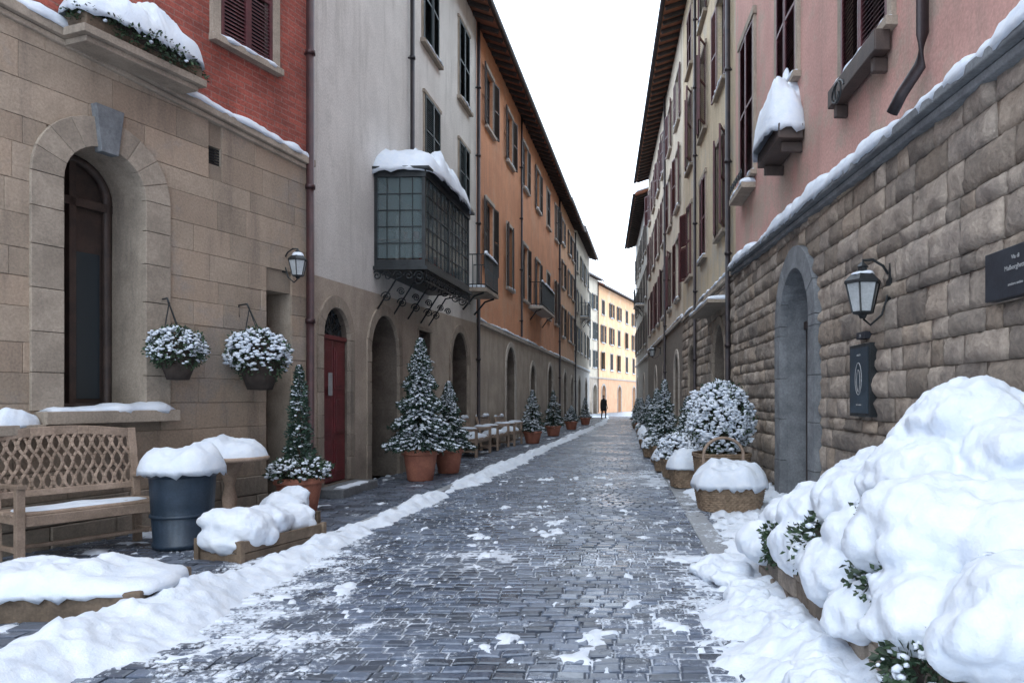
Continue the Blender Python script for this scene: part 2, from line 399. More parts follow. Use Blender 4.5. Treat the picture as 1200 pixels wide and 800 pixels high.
        b.add([(x0+i,0.3,0),(x0+i,depth,0),(x1-i,depth,0),(x1-i,0.3,0),(x0+i,.3,ze),(x0+i,depth,ze),(x1-i,depth,ze),(x1-i,.3,ze)],[(0,1,5,4),(1,2,6,5),(2,3,7,6)])
        b.add([(x0+i,.003,0),(x0+i,.3,0),(x0+i,.3,ze+.3),(x0+i,.003,ze+.1)],[(0,1,2,3)])
        b.add([(x1-i,.003,0),(x1-i,.3,0),(x1-i,.3,ze+.3),(x1-i,.003,ze+.1)],[(0,1,2,3)])
        b.obj('side_walls',wallmat,s.e)
    def done(s,trim=TRIM,frame=TRIMW,bev=.006):
        if s.trim.v: s.trim.obj('stone_trim',trim if isinstance(trim,list) else [trim,GREY],s.e,bev=bev)
        if s.glass.v: s.glass.obj('window_panes',GLASS,s.e)
        if s.dark.v: s.dark.obj('interior',DARK,s.e)
        if s.frame.v: s.frame.obj('window_frames',frame,s.e)
        if s.snow.v: s.snow.obj('ledge_snow',SNOW,s.e)
        if s.iron.v: s.iron.obj('ironwork',IRON,s.e)
    def balcony(s,x0,x1,zb,proj,h=1.0):
        m=s.iron; s.trim.box(x0,x1,-proj,.0,zb-.1,zb)
        for a,b in (((x0,-proj+.03),(x1,-proj+.03)),((x0+.02,-proj+.03),(x0+.02,0)),((x1-.02,-proj+.03),(x1-.02,0))):
            for z in (zb+.08,zb+h): m.beam((a[0],a[1],z),(b[0],b[1],z),.035,.025)
            L=math.dist(a,b); n=int(L/.1)
            for i in range(n+1):
                x=a[0]+(b[0]-a[0])*i/n;y=a[1]+(b[1]-a[1])*i/n; m.tube([(x,y,zb),(x,y,zb+h)],.011,5)
        for x in (x0+.15,x1-.15): m.tube([(x,-proj+.1,zb-.12),(x,-proj*.5,zb-.2),(x,-.05,zb-.55)],.025,6)
        s.snow.strip(x0+.05,x1-.05,-.02,-proj+.06,zb+.002,.06,seed=U(0,9)); s.snow.strip(x0,x1,-proj+.06,-proj,zb+h+.012,.07,seed=U(0,9))
def blocks(parent,name,x0,x1,z0,ztop,ops,mat,rh=(.24,.3),bw=(.4,.7),t=.03,gap=.006,bevel=.008,rough=0,grid=False):
    mb=MB(); z=z0
    zt=ztop if callable(ztop) else (lambda x:ztop)
    zmax=max(zt(x0),zt(x1))
    while z<zmax-.03:
        h=U(*rh); ze=z+h
        iv=[]
        for o in ops:
            if z<o['z1'] and ze>o['z0']:
                a,b=o['x0'],o['x1']
                if o.get('arch'):
                    r=(b-a)/2; zs=o['z1']-r; c=(a+b)/2
                    if z>zs: hw=math.sqrt(max(0,r*r-(z-zs)**2)); a,b=c-hw,c+hw
                m_=o.get('m',.1); iv.append((a-m_,b+m_))
        iv.sort(); x=x0
        while x<x1-.01:
            w=U(*bw)*(h/((rh[0]+rh[1])/2))**.5; e=min(x+w,x1)
            if x1-e<.15: e=x1
            nx=e; skip=False
            for a,b in iv:
                if a<=x<b: x=b; skip=True; break
                if x<a<e: e=a; nx=a
            if skip: continue
            if e-x>.04:
                t0=min(ze,min(zt(x),zt(e)))
                if t0-z>.04:
                    tt=t+U(-.45,.6)*t*(1 if rough else .25)
                    X0,X1,Z0,Z1=x+gap,e-gap,z+gap,t0-gap
                    if grid:
                        nx_=max(4,int((X1-X0)/.055)); nz=max(4,int((Z1-Z0)/.05)); vs=[]
                        sl=U(-.03,.03); sv=U(-.04,.04)
                        for j in range(nz+1):
                            for i in range(nx_+1):
                                u=i/nx_;v=j/nz; ed=(i in(0,nx_)) or (j in(0,nz)); e2=(i in(1,nx_-1)) or (j in(1,nz-1))
                                xx=X0+(X1-X0)*u+ U(-.006,.006); zz=Z0+(Z1-Z0)*v+U(-.006,.006)
                                if ed: y=-tt*.4-.008*R()
                                else: y=-tt*(.9 if e2 else 1)-rough*(fn(xx*4,zz*4,3)+.9*abs(fn(xx*9,zz*9,7)))+sl*(u-.5)+sv*(v-.5)
                                vs.append((xx,y,zz))
                        fs=[(j*(nx_+1)+i,j*(nx_+1)+i+1,(j+1)*(nx_+1)+i+1,(j+1)*(nx_+1)+i) for j in range(nz) for i in range(nx_)]
                        b_=len(vs); vs+=[(X0,.01,Z0),(X1,.01,Z0),(X1,.01,Z1),(X0,.01,Z1)]
                        W=nx_+1
                        fs+=[tuple([b_,b_+1]+[i for i in range(nx_,-1,-1)]), tuple([b_+2,b_+3]+[nz*W+i for i in range(W)]),
                             tuple([b_+3,b_]+[j*W for j in range(nz+1)]),tuple([b_+1,b_+2]+[j*W+nx_ for j in range(nz,-1,-1)])]
                        mb.add(vs,fs,0,True)
                    else:
                        b_=bevel
                        vs=[(X0,.01,Z0),(X1,.01,Z0),(X1,.01,Z1),(X0,.01,Z1),(X0,-tt+b_,Z0),(X1,-tt+b_,Z0),(X1,-tt+b_,Z1),(X0,-tt+b_,Z1),
                            (X0+b_,-tt,Z0+b_),(X1-b_,-tt,Z0+b_),(X1-b_,-tt,Z1-b_),(X0+b_,-tt,Z1-b_)]
                        mb.add(vs,[(0,1,5,4),(1,2,6,5),(2,3,7,6),(3,0,4,7),(4,5,9,8),(5,6,10,9),(6,7,11,10),(7,4,8,11),(8,9,10,11)])
            x=nx
        z=ze
    return mb.obj(name,mat,parent)

# ================= LEFT: near house A (stone base, brick above), angled
kA=1.0595; angA=math.atan2(1,.35)
A=House('brick_house',(-8.74,-2),angA); sA=lambda D:(D+2)*kA; LA=sA(10.4)
ledA=lambda x: 4.83+(LA-x)*.0755
opsA=[dict(x0=sA(7.2),x1=sA(8.02),z0=1.38,z1=4.12,arch=True,d=.6,m=.2),
      dict(x0=sA(9.64),x1=sA(10.06),z0=.02,z1=2.95,d=.5,m=.0),
      dict(x0=sA(8.8),x1=sA(8.98),z0=4.36,z1=4.58,d=.2,m=.0)]
facade(A.e,'stone_wall',[(0,0),(LA,0),(LA,ledA(LA)),(0,ledA(0))],opsA,STONE_Lb,rev=STONE_TR)
blocks(A.e,'ashlar_blocks',0,LA,.5,lambda x:ledA(x)-.02,opsA,STONE_L,rh=(.25,.36),bw=(.4,.85),t=.025,gap=.0018,bevel=.004)
blocks(A.e,'plinth_blocks',0,LA,.0,.5,opsA,STONE_TR,rh=(.24,.26),bw=(.5,.9),t=.06,gap=.004,bevel=.01)
o=opsA[0]; surround(A.trim,o['x0'],o['x1'],o['z0'],o['z1'],.3,.055,0,key=True,nv=9,gap=.003)
A.trim.box(o['x0']-.25,o['x1']+.3,-.2,.02,o['z0']-.13,o['z0']-.004)
A.snow.strip(o['x0']-.22,o['x1']+.27,.1,-.18,o['z0']-.002,.06,seed=3)
A.snow.cap(o['x0']-.45,-.1,o['z0']-.12,.2,.1,.13,seed=5,amp=.4); A.trim.box(o['x0']-.68,o['x0']-.252,-.2,.02,o['z0']-.22,o['z0']-.125)
cx=(o['x0']+o['x1'])/2
m=MB(); P=archpts(o['x0']+.01,o['x1']-.01,o['z0']+.01,o['z1']-.01)
m.add([(x,.55,z) for x,z in P],[tuple(range(len(P)))]); m.obj('door_board',TRIMW,A.e)
m=MB(); Pt=[(x,.5,z) for x,z in archpts(o['x0']+.04,o['x1']-.04,o['z0']+.04,o['z1']-.04)]; m.tube(Pt+[Pt[0]],.05,6)
m.beam((cx,.5,o['z0']),(cx,.5,o['z1']-.05),.07,.07); m.beam((o['x0'],.5,3.62),(o['x1'],.5,3.62),.07,.09)
m.obj('door_frame',TRIMW,A.e)
m=MB(); m.box(cx+.06,o['x1']-.1,.535,.545,1.5,3.1); m.box(o['x0']+.1,cx-.06,.535,.545,1.5,3.1); m.obj('door_panes',GLASS,A.e)
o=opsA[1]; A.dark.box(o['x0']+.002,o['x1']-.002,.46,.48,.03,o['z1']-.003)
m=MB(); m.box(o['x0']+.02,o['x1']-.02,.38,.43,.03,2.9); 
for z in (.4,1.3,2.2): m.box(o['x0']+.08,o['x1']-.08,.36,.385,z-.3,z+.4)
m.obj('side_door',WOODD,A.e,bev=.01)
o=opsA[2]
for i in range(6): A.iron.box(o['x0']+.002,o['x1']-.002,.02,.035,o['z0']+.02+i*.034,o['z0']+.035+i*.034)
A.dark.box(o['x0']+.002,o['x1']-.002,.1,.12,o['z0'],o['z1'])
m=MB()
def ledge(m,x0,x1,zf,yf,h):
    a,b=x0,x1
    vs=[(a,.02,zf(a)),(b,.02,zf(b)),(b,yf,zf(b)),(a,yf,zf(a)),(a,.02,zf(a)+h),(b,.02,zf(b)+h),(b,yf,zf(b)+h),(a,yf,zf(a)+h)]
    m.add(vs,[(0,1,2,3),(4,7,6,5),(3,2,6,7),(0,3,7,4),(1,5,6,2)])
ledge(m,0,LA,lambda x:ledA(x)-.03,-.12,.1); ledge(m,0,LA,lambda x:ledA(x)-.09,-.07,.055); m.obj('string_course',STONE_TR,A.e,bev=.01)
A.snow.strip(.0,LA-.02,-.0,-.12,lambda x:ledA(x)+.072,.08,seed=8)
wA=[dict(x0=sA(8.95),x1=sA(9.72),z0=5.95,z1=7.6),dict(x0=sA(5.3),x1=sA(6.2),z0=6.0,z1=7.6),dict(x0=sA(8.95),x1=sA(9.72),z0=9,z1=10.6)]
facade(A.e,'brick_wall',[(0,ledA(0)+.03),(LA,ledA(LA)+.03),(LA,12.1),(0,12.1)],wA,BRICK,rev=TRIM)
for o in wA: A.window(o,SH_R,'closed',tw=.13,t=.05,snow=.03)
fx0,fx1=sA(7.15),sA(8.45); fz=5.06
A.trim.box(fx0,fx1,-.42,-.0,fz,fz+.08); A.trim.box(fx0+.06,fx1-.06,-.36,0,fz-.06,fz-.002)
m=MB(); m.box(fx0+.04,fx1-.04,-.39,-.06,fz+.082,fz+.22); m.obj('window_box',WOODD,A.e,bev=.01)
A.roof(0,LA,12.1,.5,wallmat=BRICK)
A.pipe(LA-.09,.1,12,.055,PIPER,-.1)
A.done(trim=[STONE_TR,GREY])

# ================= LEFT row
angL=math.atan2(1,.05)
def XL(D): return -4.95+.05*D
def LH(name,D0): return House(name,(XL(D0),D0),angL)
B=LH('cream_house',10.4); b_=lambda D:(D-10.4)*1.00125; LB=b_(20.4)
def OP(f,d0,d1,z0,z1,**k):
    a,b=sorted((f(d0),f(d1))); return dict(x0=a,x1=b,z0=z0,z1=z1,**k)
aB=[OP(b_,10.85,11.8,.2,2.92,arch=True,d=.25),OP(b_,12.7,14.1,.0,3.03,arch=True,d=.9),OP(b_,17.8,19.4,0,3.2,arch=True,d=.9),OP(b_,15.3,16.1,2.3,2.95,d=.2)]
wB=[OP(b_,15.6,16.7,9.2,11.2),OP(b_,18.5,19.5,9.2,11.2),OP(b_,15.7,16.8,6.6,8.1),OP(b_,18.5,19.5,6.6,8.1),OP(b_,13.2,15.2,3.95,5.45)]
facade(B.e,'plaster_wall',[(0,0),(LB,0),(LB,12.1),(0,12.1)],aB+wB,CREAM,rev=ARCHIN)
fo=facade(B.e,'lower_wall',[(0.0,.0),(LB,.0),(LB,3.62),(0,3.3)],aB,TAN,rev=ARCHIN); fo.location=(0,-.012,0)
for i,o in enumerate(aB[:3]): surround(B.trim,o['x0'],o['x1'],o['z0'],o['z1'],.19,.04,0,nv=13,gap=.004)
for o in aB[1:3]:
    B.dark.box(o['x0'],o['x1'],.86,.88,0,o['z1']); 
    m=MB(); m.box(o['x0']+.25,o['x1']-.25,.78,.83,0,2.2); m.box(o['x0']+.02,o['x1']-.02,.835,.85,0.0,o['z1']-.35); m.obj('inner_door',[ARCHIN],B.e,bev=.01)
B.window(aB[3],None,trim=True,tw=.06); 
for w in wB[:4]: B.window(w,SH_G,'closed',tw=.06,snow=.03)
B.dark.box(wB[4]['x0'],wB[4]['x1'],.19,.21,3.95,5.45)
o=aB[0]; m=MB(); cx=(o['x0']+o['x1'])/2; zs=o['z1']-(o['x1']-o['x0'])/2
y_=.11
m.box(o['x0']+.01,cx-.004,.16-y_,.21-y_,.2,zs-.03); m.box(cx+.004,o['x1']-.01,.16-y_,.21-y_,.2,zs-.03); m.box(o['x0']+.005,o['x1']-.005,.13-y_,.22-y_,zs-.028,zs+.04)
for sx in (o['x0']+.07,cx+.06):
    for z0,z1 in ((.32,.85),(.95,1.55),(1.65,2.3)): m.box(sx,sx+.33,.145-y_,.162-y_,z0,z1); m.box(sx+.05,sx+.28,.135-y_,.146-y_,z0+.05,z1-.05)
m.obj('door_leaves',DOOR,B.e,bev=.006)
P=archpts(o['x0']+.01,o['x1']-.01,zs+.02,o['z1']-.01); m=MB(); m.add([(x,.1,z) for x,z in P],[tuple(range(len(P)))]); m.obj('fanlight',GLASS,B.e)
for k in range(1,6):
    a=math.pi*k/6; B.iron.tube([(cx,.08,zs+.04),(cx+.44*math.cos(a),.08,zs+.44*math.sin(a))],.012,5)
for rr in (.16,.3): B.iron.tube([(cx+rr*math.cos(math.pi*k/16),.08,zs+.04+rr*math.sin(math.pi*k/16)) for k in range(17)],.01,5)
m=MB(); m.box(cx-.2,cx-.06,.018,.022,1.55,1.9); m.obj('notice',WHITEP,B.e)
m=MB(); m.box(o['x0']-.2,o['x1']+.2,-.42,.1,.03,.17); m.obj('door_step',GREY,B.e,bev=.015)
B.snow.strip(o['x0']-.15,o['x1']-.1,-.25,-.4,.172,.02,seed=5)
# ---- glazed bay
x0,x1=b_(12.9),b_(16.0); zb,zt,pj=3.85,5.45,.92
g=MB(); fr=MB()
g.box(x0+.03,x1-.03,-pj+.02,-pj+.025,zb+.15,zt); g.box(x0+.02,x0+.025,-pj+.03,-.01,zb+.15,zt); g.box(x1-.025,x1-.02,-pj+.03,-.01,zb+.15,zt)
g.obj('bay_glass',BAYG,B.e)
fr.box(x0,x1,-pj,0,zb,zb+.12); fr.box(x0-.06,x1+.06,-pj-.06,0,zb-.07,zb-.002); fr.box(x0-.02,x1+.02,-pj-.02,0,zt-.02,zt+.1); fr.box(x0-.1,x1+.1,-pj-.1,0,zt+.102,zt+.15)
for x,y in ((x0,-pj),(x1-.06,-pj),((x0+x1)/2-.03,-pj)): fr.box(x,x+.06,y-.003,y+.06,zb+.1,zt)
fr.box(x0-.003,x0+.06,-.06,0,zb+.1,zt);fr.box(x1-.06,x1+.003,-.06,0,zb+.1,zt)
n=12
for i in range(1,n): 
    x=x0+(x1-x0)*i/n; fr.box(x-.009,x+.009,-pj+.006,-pj+.03,zb+.12,zt-.02)
for i in range(1,4):
    y=-pj+pj*i/4
    for xx in (x0+.006,x1-.03): fr.box(xx,xx+.025,y-.009,y+.009,zb+.12,zt-.02)
for i in range(1,5):
    z=zb+.12+(zt-zb-.14)*i/5
    fr.box(x0+.05,x1-.05,-pj+.008,-pj+.027,z-.009,z+.009); fr.box(x0+.008,x0+.03,-pj+.05,-.05,z-.009,z+.009); fr.box(x1-.03,x1-.008,-pj+.05,-.05,z-.009,z+.009)
fr.obj('bay_frame',IRON,B.e,bev=.004)
m=MB()
for i in range(9):
    x=x0+.2+i*.3+U(-.06,.06); hh=U(.1,.24); m.lathe([(0,0),(.05,0),(.08,hh),(.0,hh)],12,(x,-pj+.14,zb+.16),i%3)
for i in range(3): m.lathe([(0,0),(.05,0),(.07,.13),(.0,.13)],12,(x0+.12,-pj+.2+i*.22,zb+.5),i%3)
m.box(x0+.04,x0+.2,-pj+.05,-.05,zb+.47,zb+.495,1)
m.obj('bay_pots',[REDP,TERRA,WHITEP],B.e)
m=MB()
for i in range(5): m.box(x0+.25+i*.55,x0+.55+i*.55,-.35,-.3,zb+.13,zb+.13+U(.4,1.1))
m.box(x0+.05,x1-.05,-.02,-.014,zb+.13,zt-.03)
m.obj('bay_clutter',[CREAM],B.e)
def scroll(mb,x,y0,z0,y1,z1,s=.12,r=.016):
    mb.tube([(x,y0,z0),(x,(y0+y1)/2+.05,z0-.08),(x,y1,z1)],r,6)
    for cy,cz,q in ((y0+.12,z0-.14,s),(y1-.16,z1+.22,s*.8),((y0+y1)/2,(z0+z1)/2-.02,s*.6)):
        mb.tube([(x,cy+q*(1-t/26)*math.cos(t*.5),cz+q*(1-t/26)*math.sin(t*.5)) for t in range(24)],r*.8,5)
for x in (x0+.08,x0+.9,x0+1.7,x1-.6,x1-.05): scroll(B.iron,x,-pj+.03,zb-.08,-.03,zb-.75)
for i in range(18):
    x=x0+.08+i*(x1-x0-.16)/17; B.iron.tube([(x+.09*(1-t/20)*math.cos(t*.55),-pj-.02,zb-.17+.09*(1-t/20)*math.sin(t*.55)) for t in range(18)],.013,5)
for i in range(5):
    y=-pj+.1+i*.19; B.iron.tube([(x0-.02,y+.09*(1-t/20)*math.cos(t*.55),zb-.17+.09*(1-t/20)*math.sin(t*.55)) for t in range(18)],.013,5)
B.iron.beam((x0,-pj-.02,zb-.27),(x1,-pj-.02,zb-.27),.02,.02)
B.snow.cap((x0+x1)/2,-pj/2,zt+.155,(x1-x0)/2+.14,pj/2+.17,.52,n=5,amp=.35,seed=4,drop=.12,seg=96)
B.balcony(b_(18.6),b_(20.1),4.35,.7,.85)
B.pipe(b_(14.7),5.9,12,.045); B.pipe(b_(20.3),.1,12,.05)
B.roof(0,LB,12.0,.6,wallmat=CREAM); B.done(trim=[STONE_TR,GREY])

def simple_house(name,D0,D1,side,wall,base,sh,ze,rows,cols,arches,zb=3.6,styles=('open',),wn=1.0,ov=.6,trimw=True,bal=()):
    if side=='L': H=LH(name,D0); f=lambda D:(D-D0)*1.00125
    else: H=House(name,(2.7-.02*D1,D1),math.atan2(-1,.02)); f=lambda D:(D1-D)*1.0002
    L=abs(f(D1)-f(D0))
    W=[]
    for z0,z1 in rows:
        for c in cols: W.append(OP(f,c-wn/2,c+wn/2,z0,z1))
    Ar=[OP(f,c-w/2,c+w/2,0.0,z,arch=True,d=.7) for c,w,z in arches]
    facade(H.e,'plaster_wall',[(0,zb),(L,zb),(L,ze+.1),(0,ze+.1)],W,wall)
    facade(H.e,'ground_floor_wall',[(0,0),(L,0),(L,zb),(0,zb)],Ar,base,rev=ARCHIN)
    H.trim.box(0.0,L,-.07,0.01,zb-.08,zb+.05); H.snow.strip(0,L,0,-.07,zb+.052,.05,seed=U(0,9),step=.12)
    for o in Ar:
        surround(H.trim,o['x0'],o['x1'],0,o['z1'],.18,.04,0,nv=11)
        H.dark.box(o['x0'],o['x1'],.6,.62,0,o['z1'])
        m=MB(); c=(o['x0']+o['x1'])/2; m.box(o['x0']+.01,o['x1']-.01,.5,.56,.02,o['z1']-(o['x1']-o['x0'])/2); m.box(c-.02,c+.02,.485,.5,.02,o['z1']-.8); m.obj('timber_door',SH_B,H.e,bev=.008)
    for i,o in enumerate(W):
        H.window(o,sh,random.choice(styles),snow=.04 if R()<.7 else 0,trim=trimw)
    for a,b,z in bal: 
        q=sorted((f(a),f(b))); H.balcony(q[0],q[1],z,.6,.95)
    H.roof(0,L,ze,ov,wallmat=wall)
    return H,f,L
C,f,L=simple_house('orange_house',20.4,38.4,'L',ORANGE,TAN,SH_B,12.0,[(5.3,7.4),(9.6,11.3)],[22,25.1,28.2,31.3,34.4,37.2],[(25.3,1.6,3.3),(30,1.3,2.9),(35,1.5,3.1)],3.7,('open','open','half','closed'),.95,bal=[(28.9,32.4,5.2)])
C.pipe(L-.3,.1,12); C.pipe(f(27),3.8,12,.04)
C.done(trim=[TRIM,GREY])
Dh,f,L=simple_house('terracotta_house',38.4,46,'L',ORANGE2,TAN,SH_B,12.1,[(4.9,6.5),(7.6,9.0),(10,11.3)],[40,43,45],[(41,1.4,3.0),(44.5,1.2,2.8)],3.7,('open',),.9)
Dh.pipe(L-.1,.1,12); Dh.done()
E,f,L=simple_house('pale_house',46,57,'L',PALE,CREAM,SH_G,12.4,[(4.6,6.2),(7.2,8.6),(9.8,11.2)],[47.6,50.4,53.2,55.8],[(49,1.3,2.9),(54,1.3,2.9)],3.6,('open','closed'),.9,bal=[(49.5,51.5,7.1)])
E.done()
# houses past a gap added to let light in: a pale one, then an apricot one
def far_house(name,px,py,L,wall,base,ze,xs_,sh,zr):
    F=House(name,(px,py),math.atan2(1,.28))
    W=[dict(x0=x,x1=x+1.0,z0=z0,z1=z1) for z0,z1 in zr for x in xs_]
    Ar=[dict(x0=x,x1=x+1.4,z0=0,z1=2.9,arch=True,d=.5) for x in xs_[::2]]
    facade(F.e,'plaster_wall',[(0,3.6),(L,3.6),(L,ze+.1),(0,ze+.1)],W,wall); facade(F.e,'ground_floor_wall',[(0,0),(L,0),(L,3.6),(0,3.6)],Ar,base)
    for o in W: F.window(o,sh,random.choice(('open','open','closed','half')))
    for o in Ar: F.dark.box(o['x0'],o['x1'],.4,.42,0,o['z1']); surround(F.trim,o['x0'],o['x1'],0,o['z1'],.2,.05)
    F.trim.box(0,L,-.08,.01,3.55,3.7); F.roof(0,L,ze,.6,wallmat=wall); F.pipe(L-.2,.1,ze); F.done()
far_house('pale_house',-4.0,66,8.0,PALE,TAN,13.4,[1.2,3.8,6.2],SH_G,((4.6,6.3),(7.4,9.1),(10.4,11.9)))
dx,dy=math.cos(math.atan2(1,.28)),math.sin(math.atan2(1,.28))
far_house('apricot_house',-4.0+8.0*dx,66+8.0*dy,34,YEL,ORANGE2,13.0,[1.3,4.5,7.5,10.9,14.1,17.6,20.8,24,27.5,31],SH_B,((4.5,6.3),(7.3,9.1),(10.2,11.7)))

# ================= RIGHT
def XR(D): return 2.7-.02*D
angR=math.atan2(-1,.02)
P1=House('pink_house',(XR(14.6),14.6),angR); p_=lambda D:(14.6-D)*1.0002; LP=p_(-3)
ledR=lambda x:3.6+.033*(14.6-x)
aP=[OP(p_,9.15,10.6,0,3.27,arch=True,d=.4,m=.12)]
facade(P1.e,'stone_wall',[(0,0),(LP,0),(LP,ledR(LP)),(0,ledR(0))],aP,STONE_Rb,rev=GREY)
blocks(P1.e,'rubble_blocks',0,LP,0,lambda x:ledR(x)-.02,aP,STONE_R,rh=(.13,.33),bw=(.22,.7),t=.036,gap=.0045,rough=.032,grid=True)
o=aP[0]; surround(P1.trim,o['x0'],o['x1'],0,o['z1'],.3,.1,1,nv=7,jh=.6,gap=.003)
P1.dark.box(o['x0'],o['x1'],.38,.395,0,o['z1'])
m=MB(); c=(o['x0']+o['x1'])/2
m.box(o['x0']+.02,c-.006,.28,.34,.03,2.5); m.box(c+.006,o['x1']-.02,.28,.34,.03,2.5); m.box(o['x0']+.01,o['x1']-.01,.25,.35,2.5,2.62)
for sx in (o['x0']+.1,c+.08):
    for z0,z1 in ((.2,1.0),(1.15,2.35)): m.box(sx,sx+.52,.26,.281,z0,z1)
m.obj('timber_door',SH_B,P1.e,bev=.01)
m=MB(); ledge(m,0,LP,lambda x:ledR(x)-.03,-.18,.08); ledge(m,0,LP,lambda x:ledR(x)-.1,-.11,.065); m.obj('string_course',GREY,P1.e,bev=.012)
P1.snow.strip(.0,LP,-.0,-.18,lambda x:ledR(x)+.053,.13,seed=21,droop=.06)
wP=[OP(p_,9.95,11.05,5.95,8.0),OP(p_,12.75,13.95,5.5,8.2),OP(p_,6.75,8.05,5.0,7.2),OP(p_,3.2,4.3,5.2,7.4),OP(p_,12.75,13.95,9.8,12),OP(p_,9.95,11.05,9.8,12)]
facade(P1.e,'plaster_wall',[(0,ledR(0)),(LP,ledR(LP)),(LP,14.1),(0,14.1)],wP,PINK)
for i,w in enumerate(wP): P1.window(w,SH_R,'closed',tw=.11,t=.05)
for (d0,d1,z,pr) in ((9.6,10.9,4.95,.36),(6.7,8.1,4.72,.18)):
    a,b=p_(d1),p_(d0); m=MB(); m.box(a,b,-pr,-.03,z,z+.2); 
    for x in (a+.1,b-.2): m.box(x,x+.07,-pr*.8,-.001,z-.14,z-.002)
    m.obj('window_box',TRIMW,P1.e,bev=.012)
    if z>4.8: P1.snow.cap((a+b)/2,-pr/2-.02,z+.202,(b-a)/2+.05,pr/2+.12,.72,n=3,amp=.35,seed=13,drop=.14,seg=64)
a,b=p_(13.95),p_(12.7); P1.trim.box(a,b,-.25,0,5.2,5.3); P1.snow.strip(a,b,0,-.25,5.302,.09,seed=2)
for i in range(7): P1.iron.tube([(a+.1+i*.17+.08*(1-t/20)*math.cos(t*.55),-.24,5.46+.1*(1-t/20)*math.sin(t*.55)) for t in range(18)],.009,5)
m=MB(); zz=ledR(p_(5.9))+.12
m.tube([(p_(5.9),-.09,14),(p_(5.9),-.09,zz+.55),(p_(5.93),-.1,zz+.3),(p_(6.05),-.2,zz+.12),(p_(6.15),-.24,zz+.0)],.05,12); m.obj('drain_pipe',PIPE,P1.e)
P1.iron.tube([(p_(7.4)+.2*(1-t/30)*math.cos(t*.5),-.3,4.62+.1*math.sin(t*.5)) for t in range(26)],.012,5)
P1.roof(0,LP,14.0,.7,wallmat=PINK); P1.done(trim=[STONE_TR,GREY])
def right_house(name,D0,D1,*a,**k): return simple_house(name,D0,D1,'R',*a,**k)
Q,f,L=right_house('ochre_house',14.6,24,OCHRE,STONE_Rb,SH_R,14.0,[(5.2,7.3),(8.5,10.6),(11.5,13.2)],[16.3,19.2,22.1],[(16.6,1.7,3.2),(21.5,1.6,3.1)],4.1,('open','closed','half'),1.05,ov=.7)
ops=[OP(f,c-w/2,c+w/2,0,z,arch=True,m=.1) for c,w,z in [(16.6,1.7,3.2),(21.5,1.6,3.1)]]
blocks(Q.e,'rubble_blocks',0,L,0,4.0,ops,STONE_R,rh=(.2,.3),bw=(.28,.6),t=.03,gap=.006,rough=.02,grid=True)
Q.pipe(L-.4,.1,14,.055); Q.pipe(f(20.3),.1,14,.045)
Q.trim.box(f(18.2),f(15.1),-.5,-.0,3.5,3.58); Q.snow.strip(f(18.2),f(15.1),0,-.5,3.582,.1,seed=6)
Q.done(trim=[STONE_TR,GREY])
S,f,L=right_house('pale_house',24,42,PALE,STONE_Rb,SH_R,14.0,[(5.0,7.1),(8.2,10.2),(11.2,12.9)],[25.6,28.5,31.4,34.3,37.2,40.1],[(26,1.5,3.1),(31,1.4,3.0),(36,1.4,3.0)],4.2,('open','open','half'),1.05,ov=.7)
S.pipe(f(30),.1,14,.05); S.done()
T,f,L=right_house('grey_house',42,57,GREYP,GREYP,SH_B,13.3,[(4.8,6.6),(7.6,9.4),(10.4,12.2)],[44,47,50,53,55.6],[(46,1.4,3.0),(54,1.4,3.0)],4.0,('open',),1.0,ov=.75,bal=[(46,48,7.5)])
T.done()
m=MB(); m.box(8.0,8.9,2.2,2.8,12.4,15.2); m.box(7.9,9.0,2.1,2.9,15.2,15.35); m.obj('chimney',CREAM,B.e,bev=.02)
m=MB(); m.cap(8.45,2.5,15.35,.55,.4,.15,n=5,seed=2); m.obj('chimney_snow',SNOW,B.e)

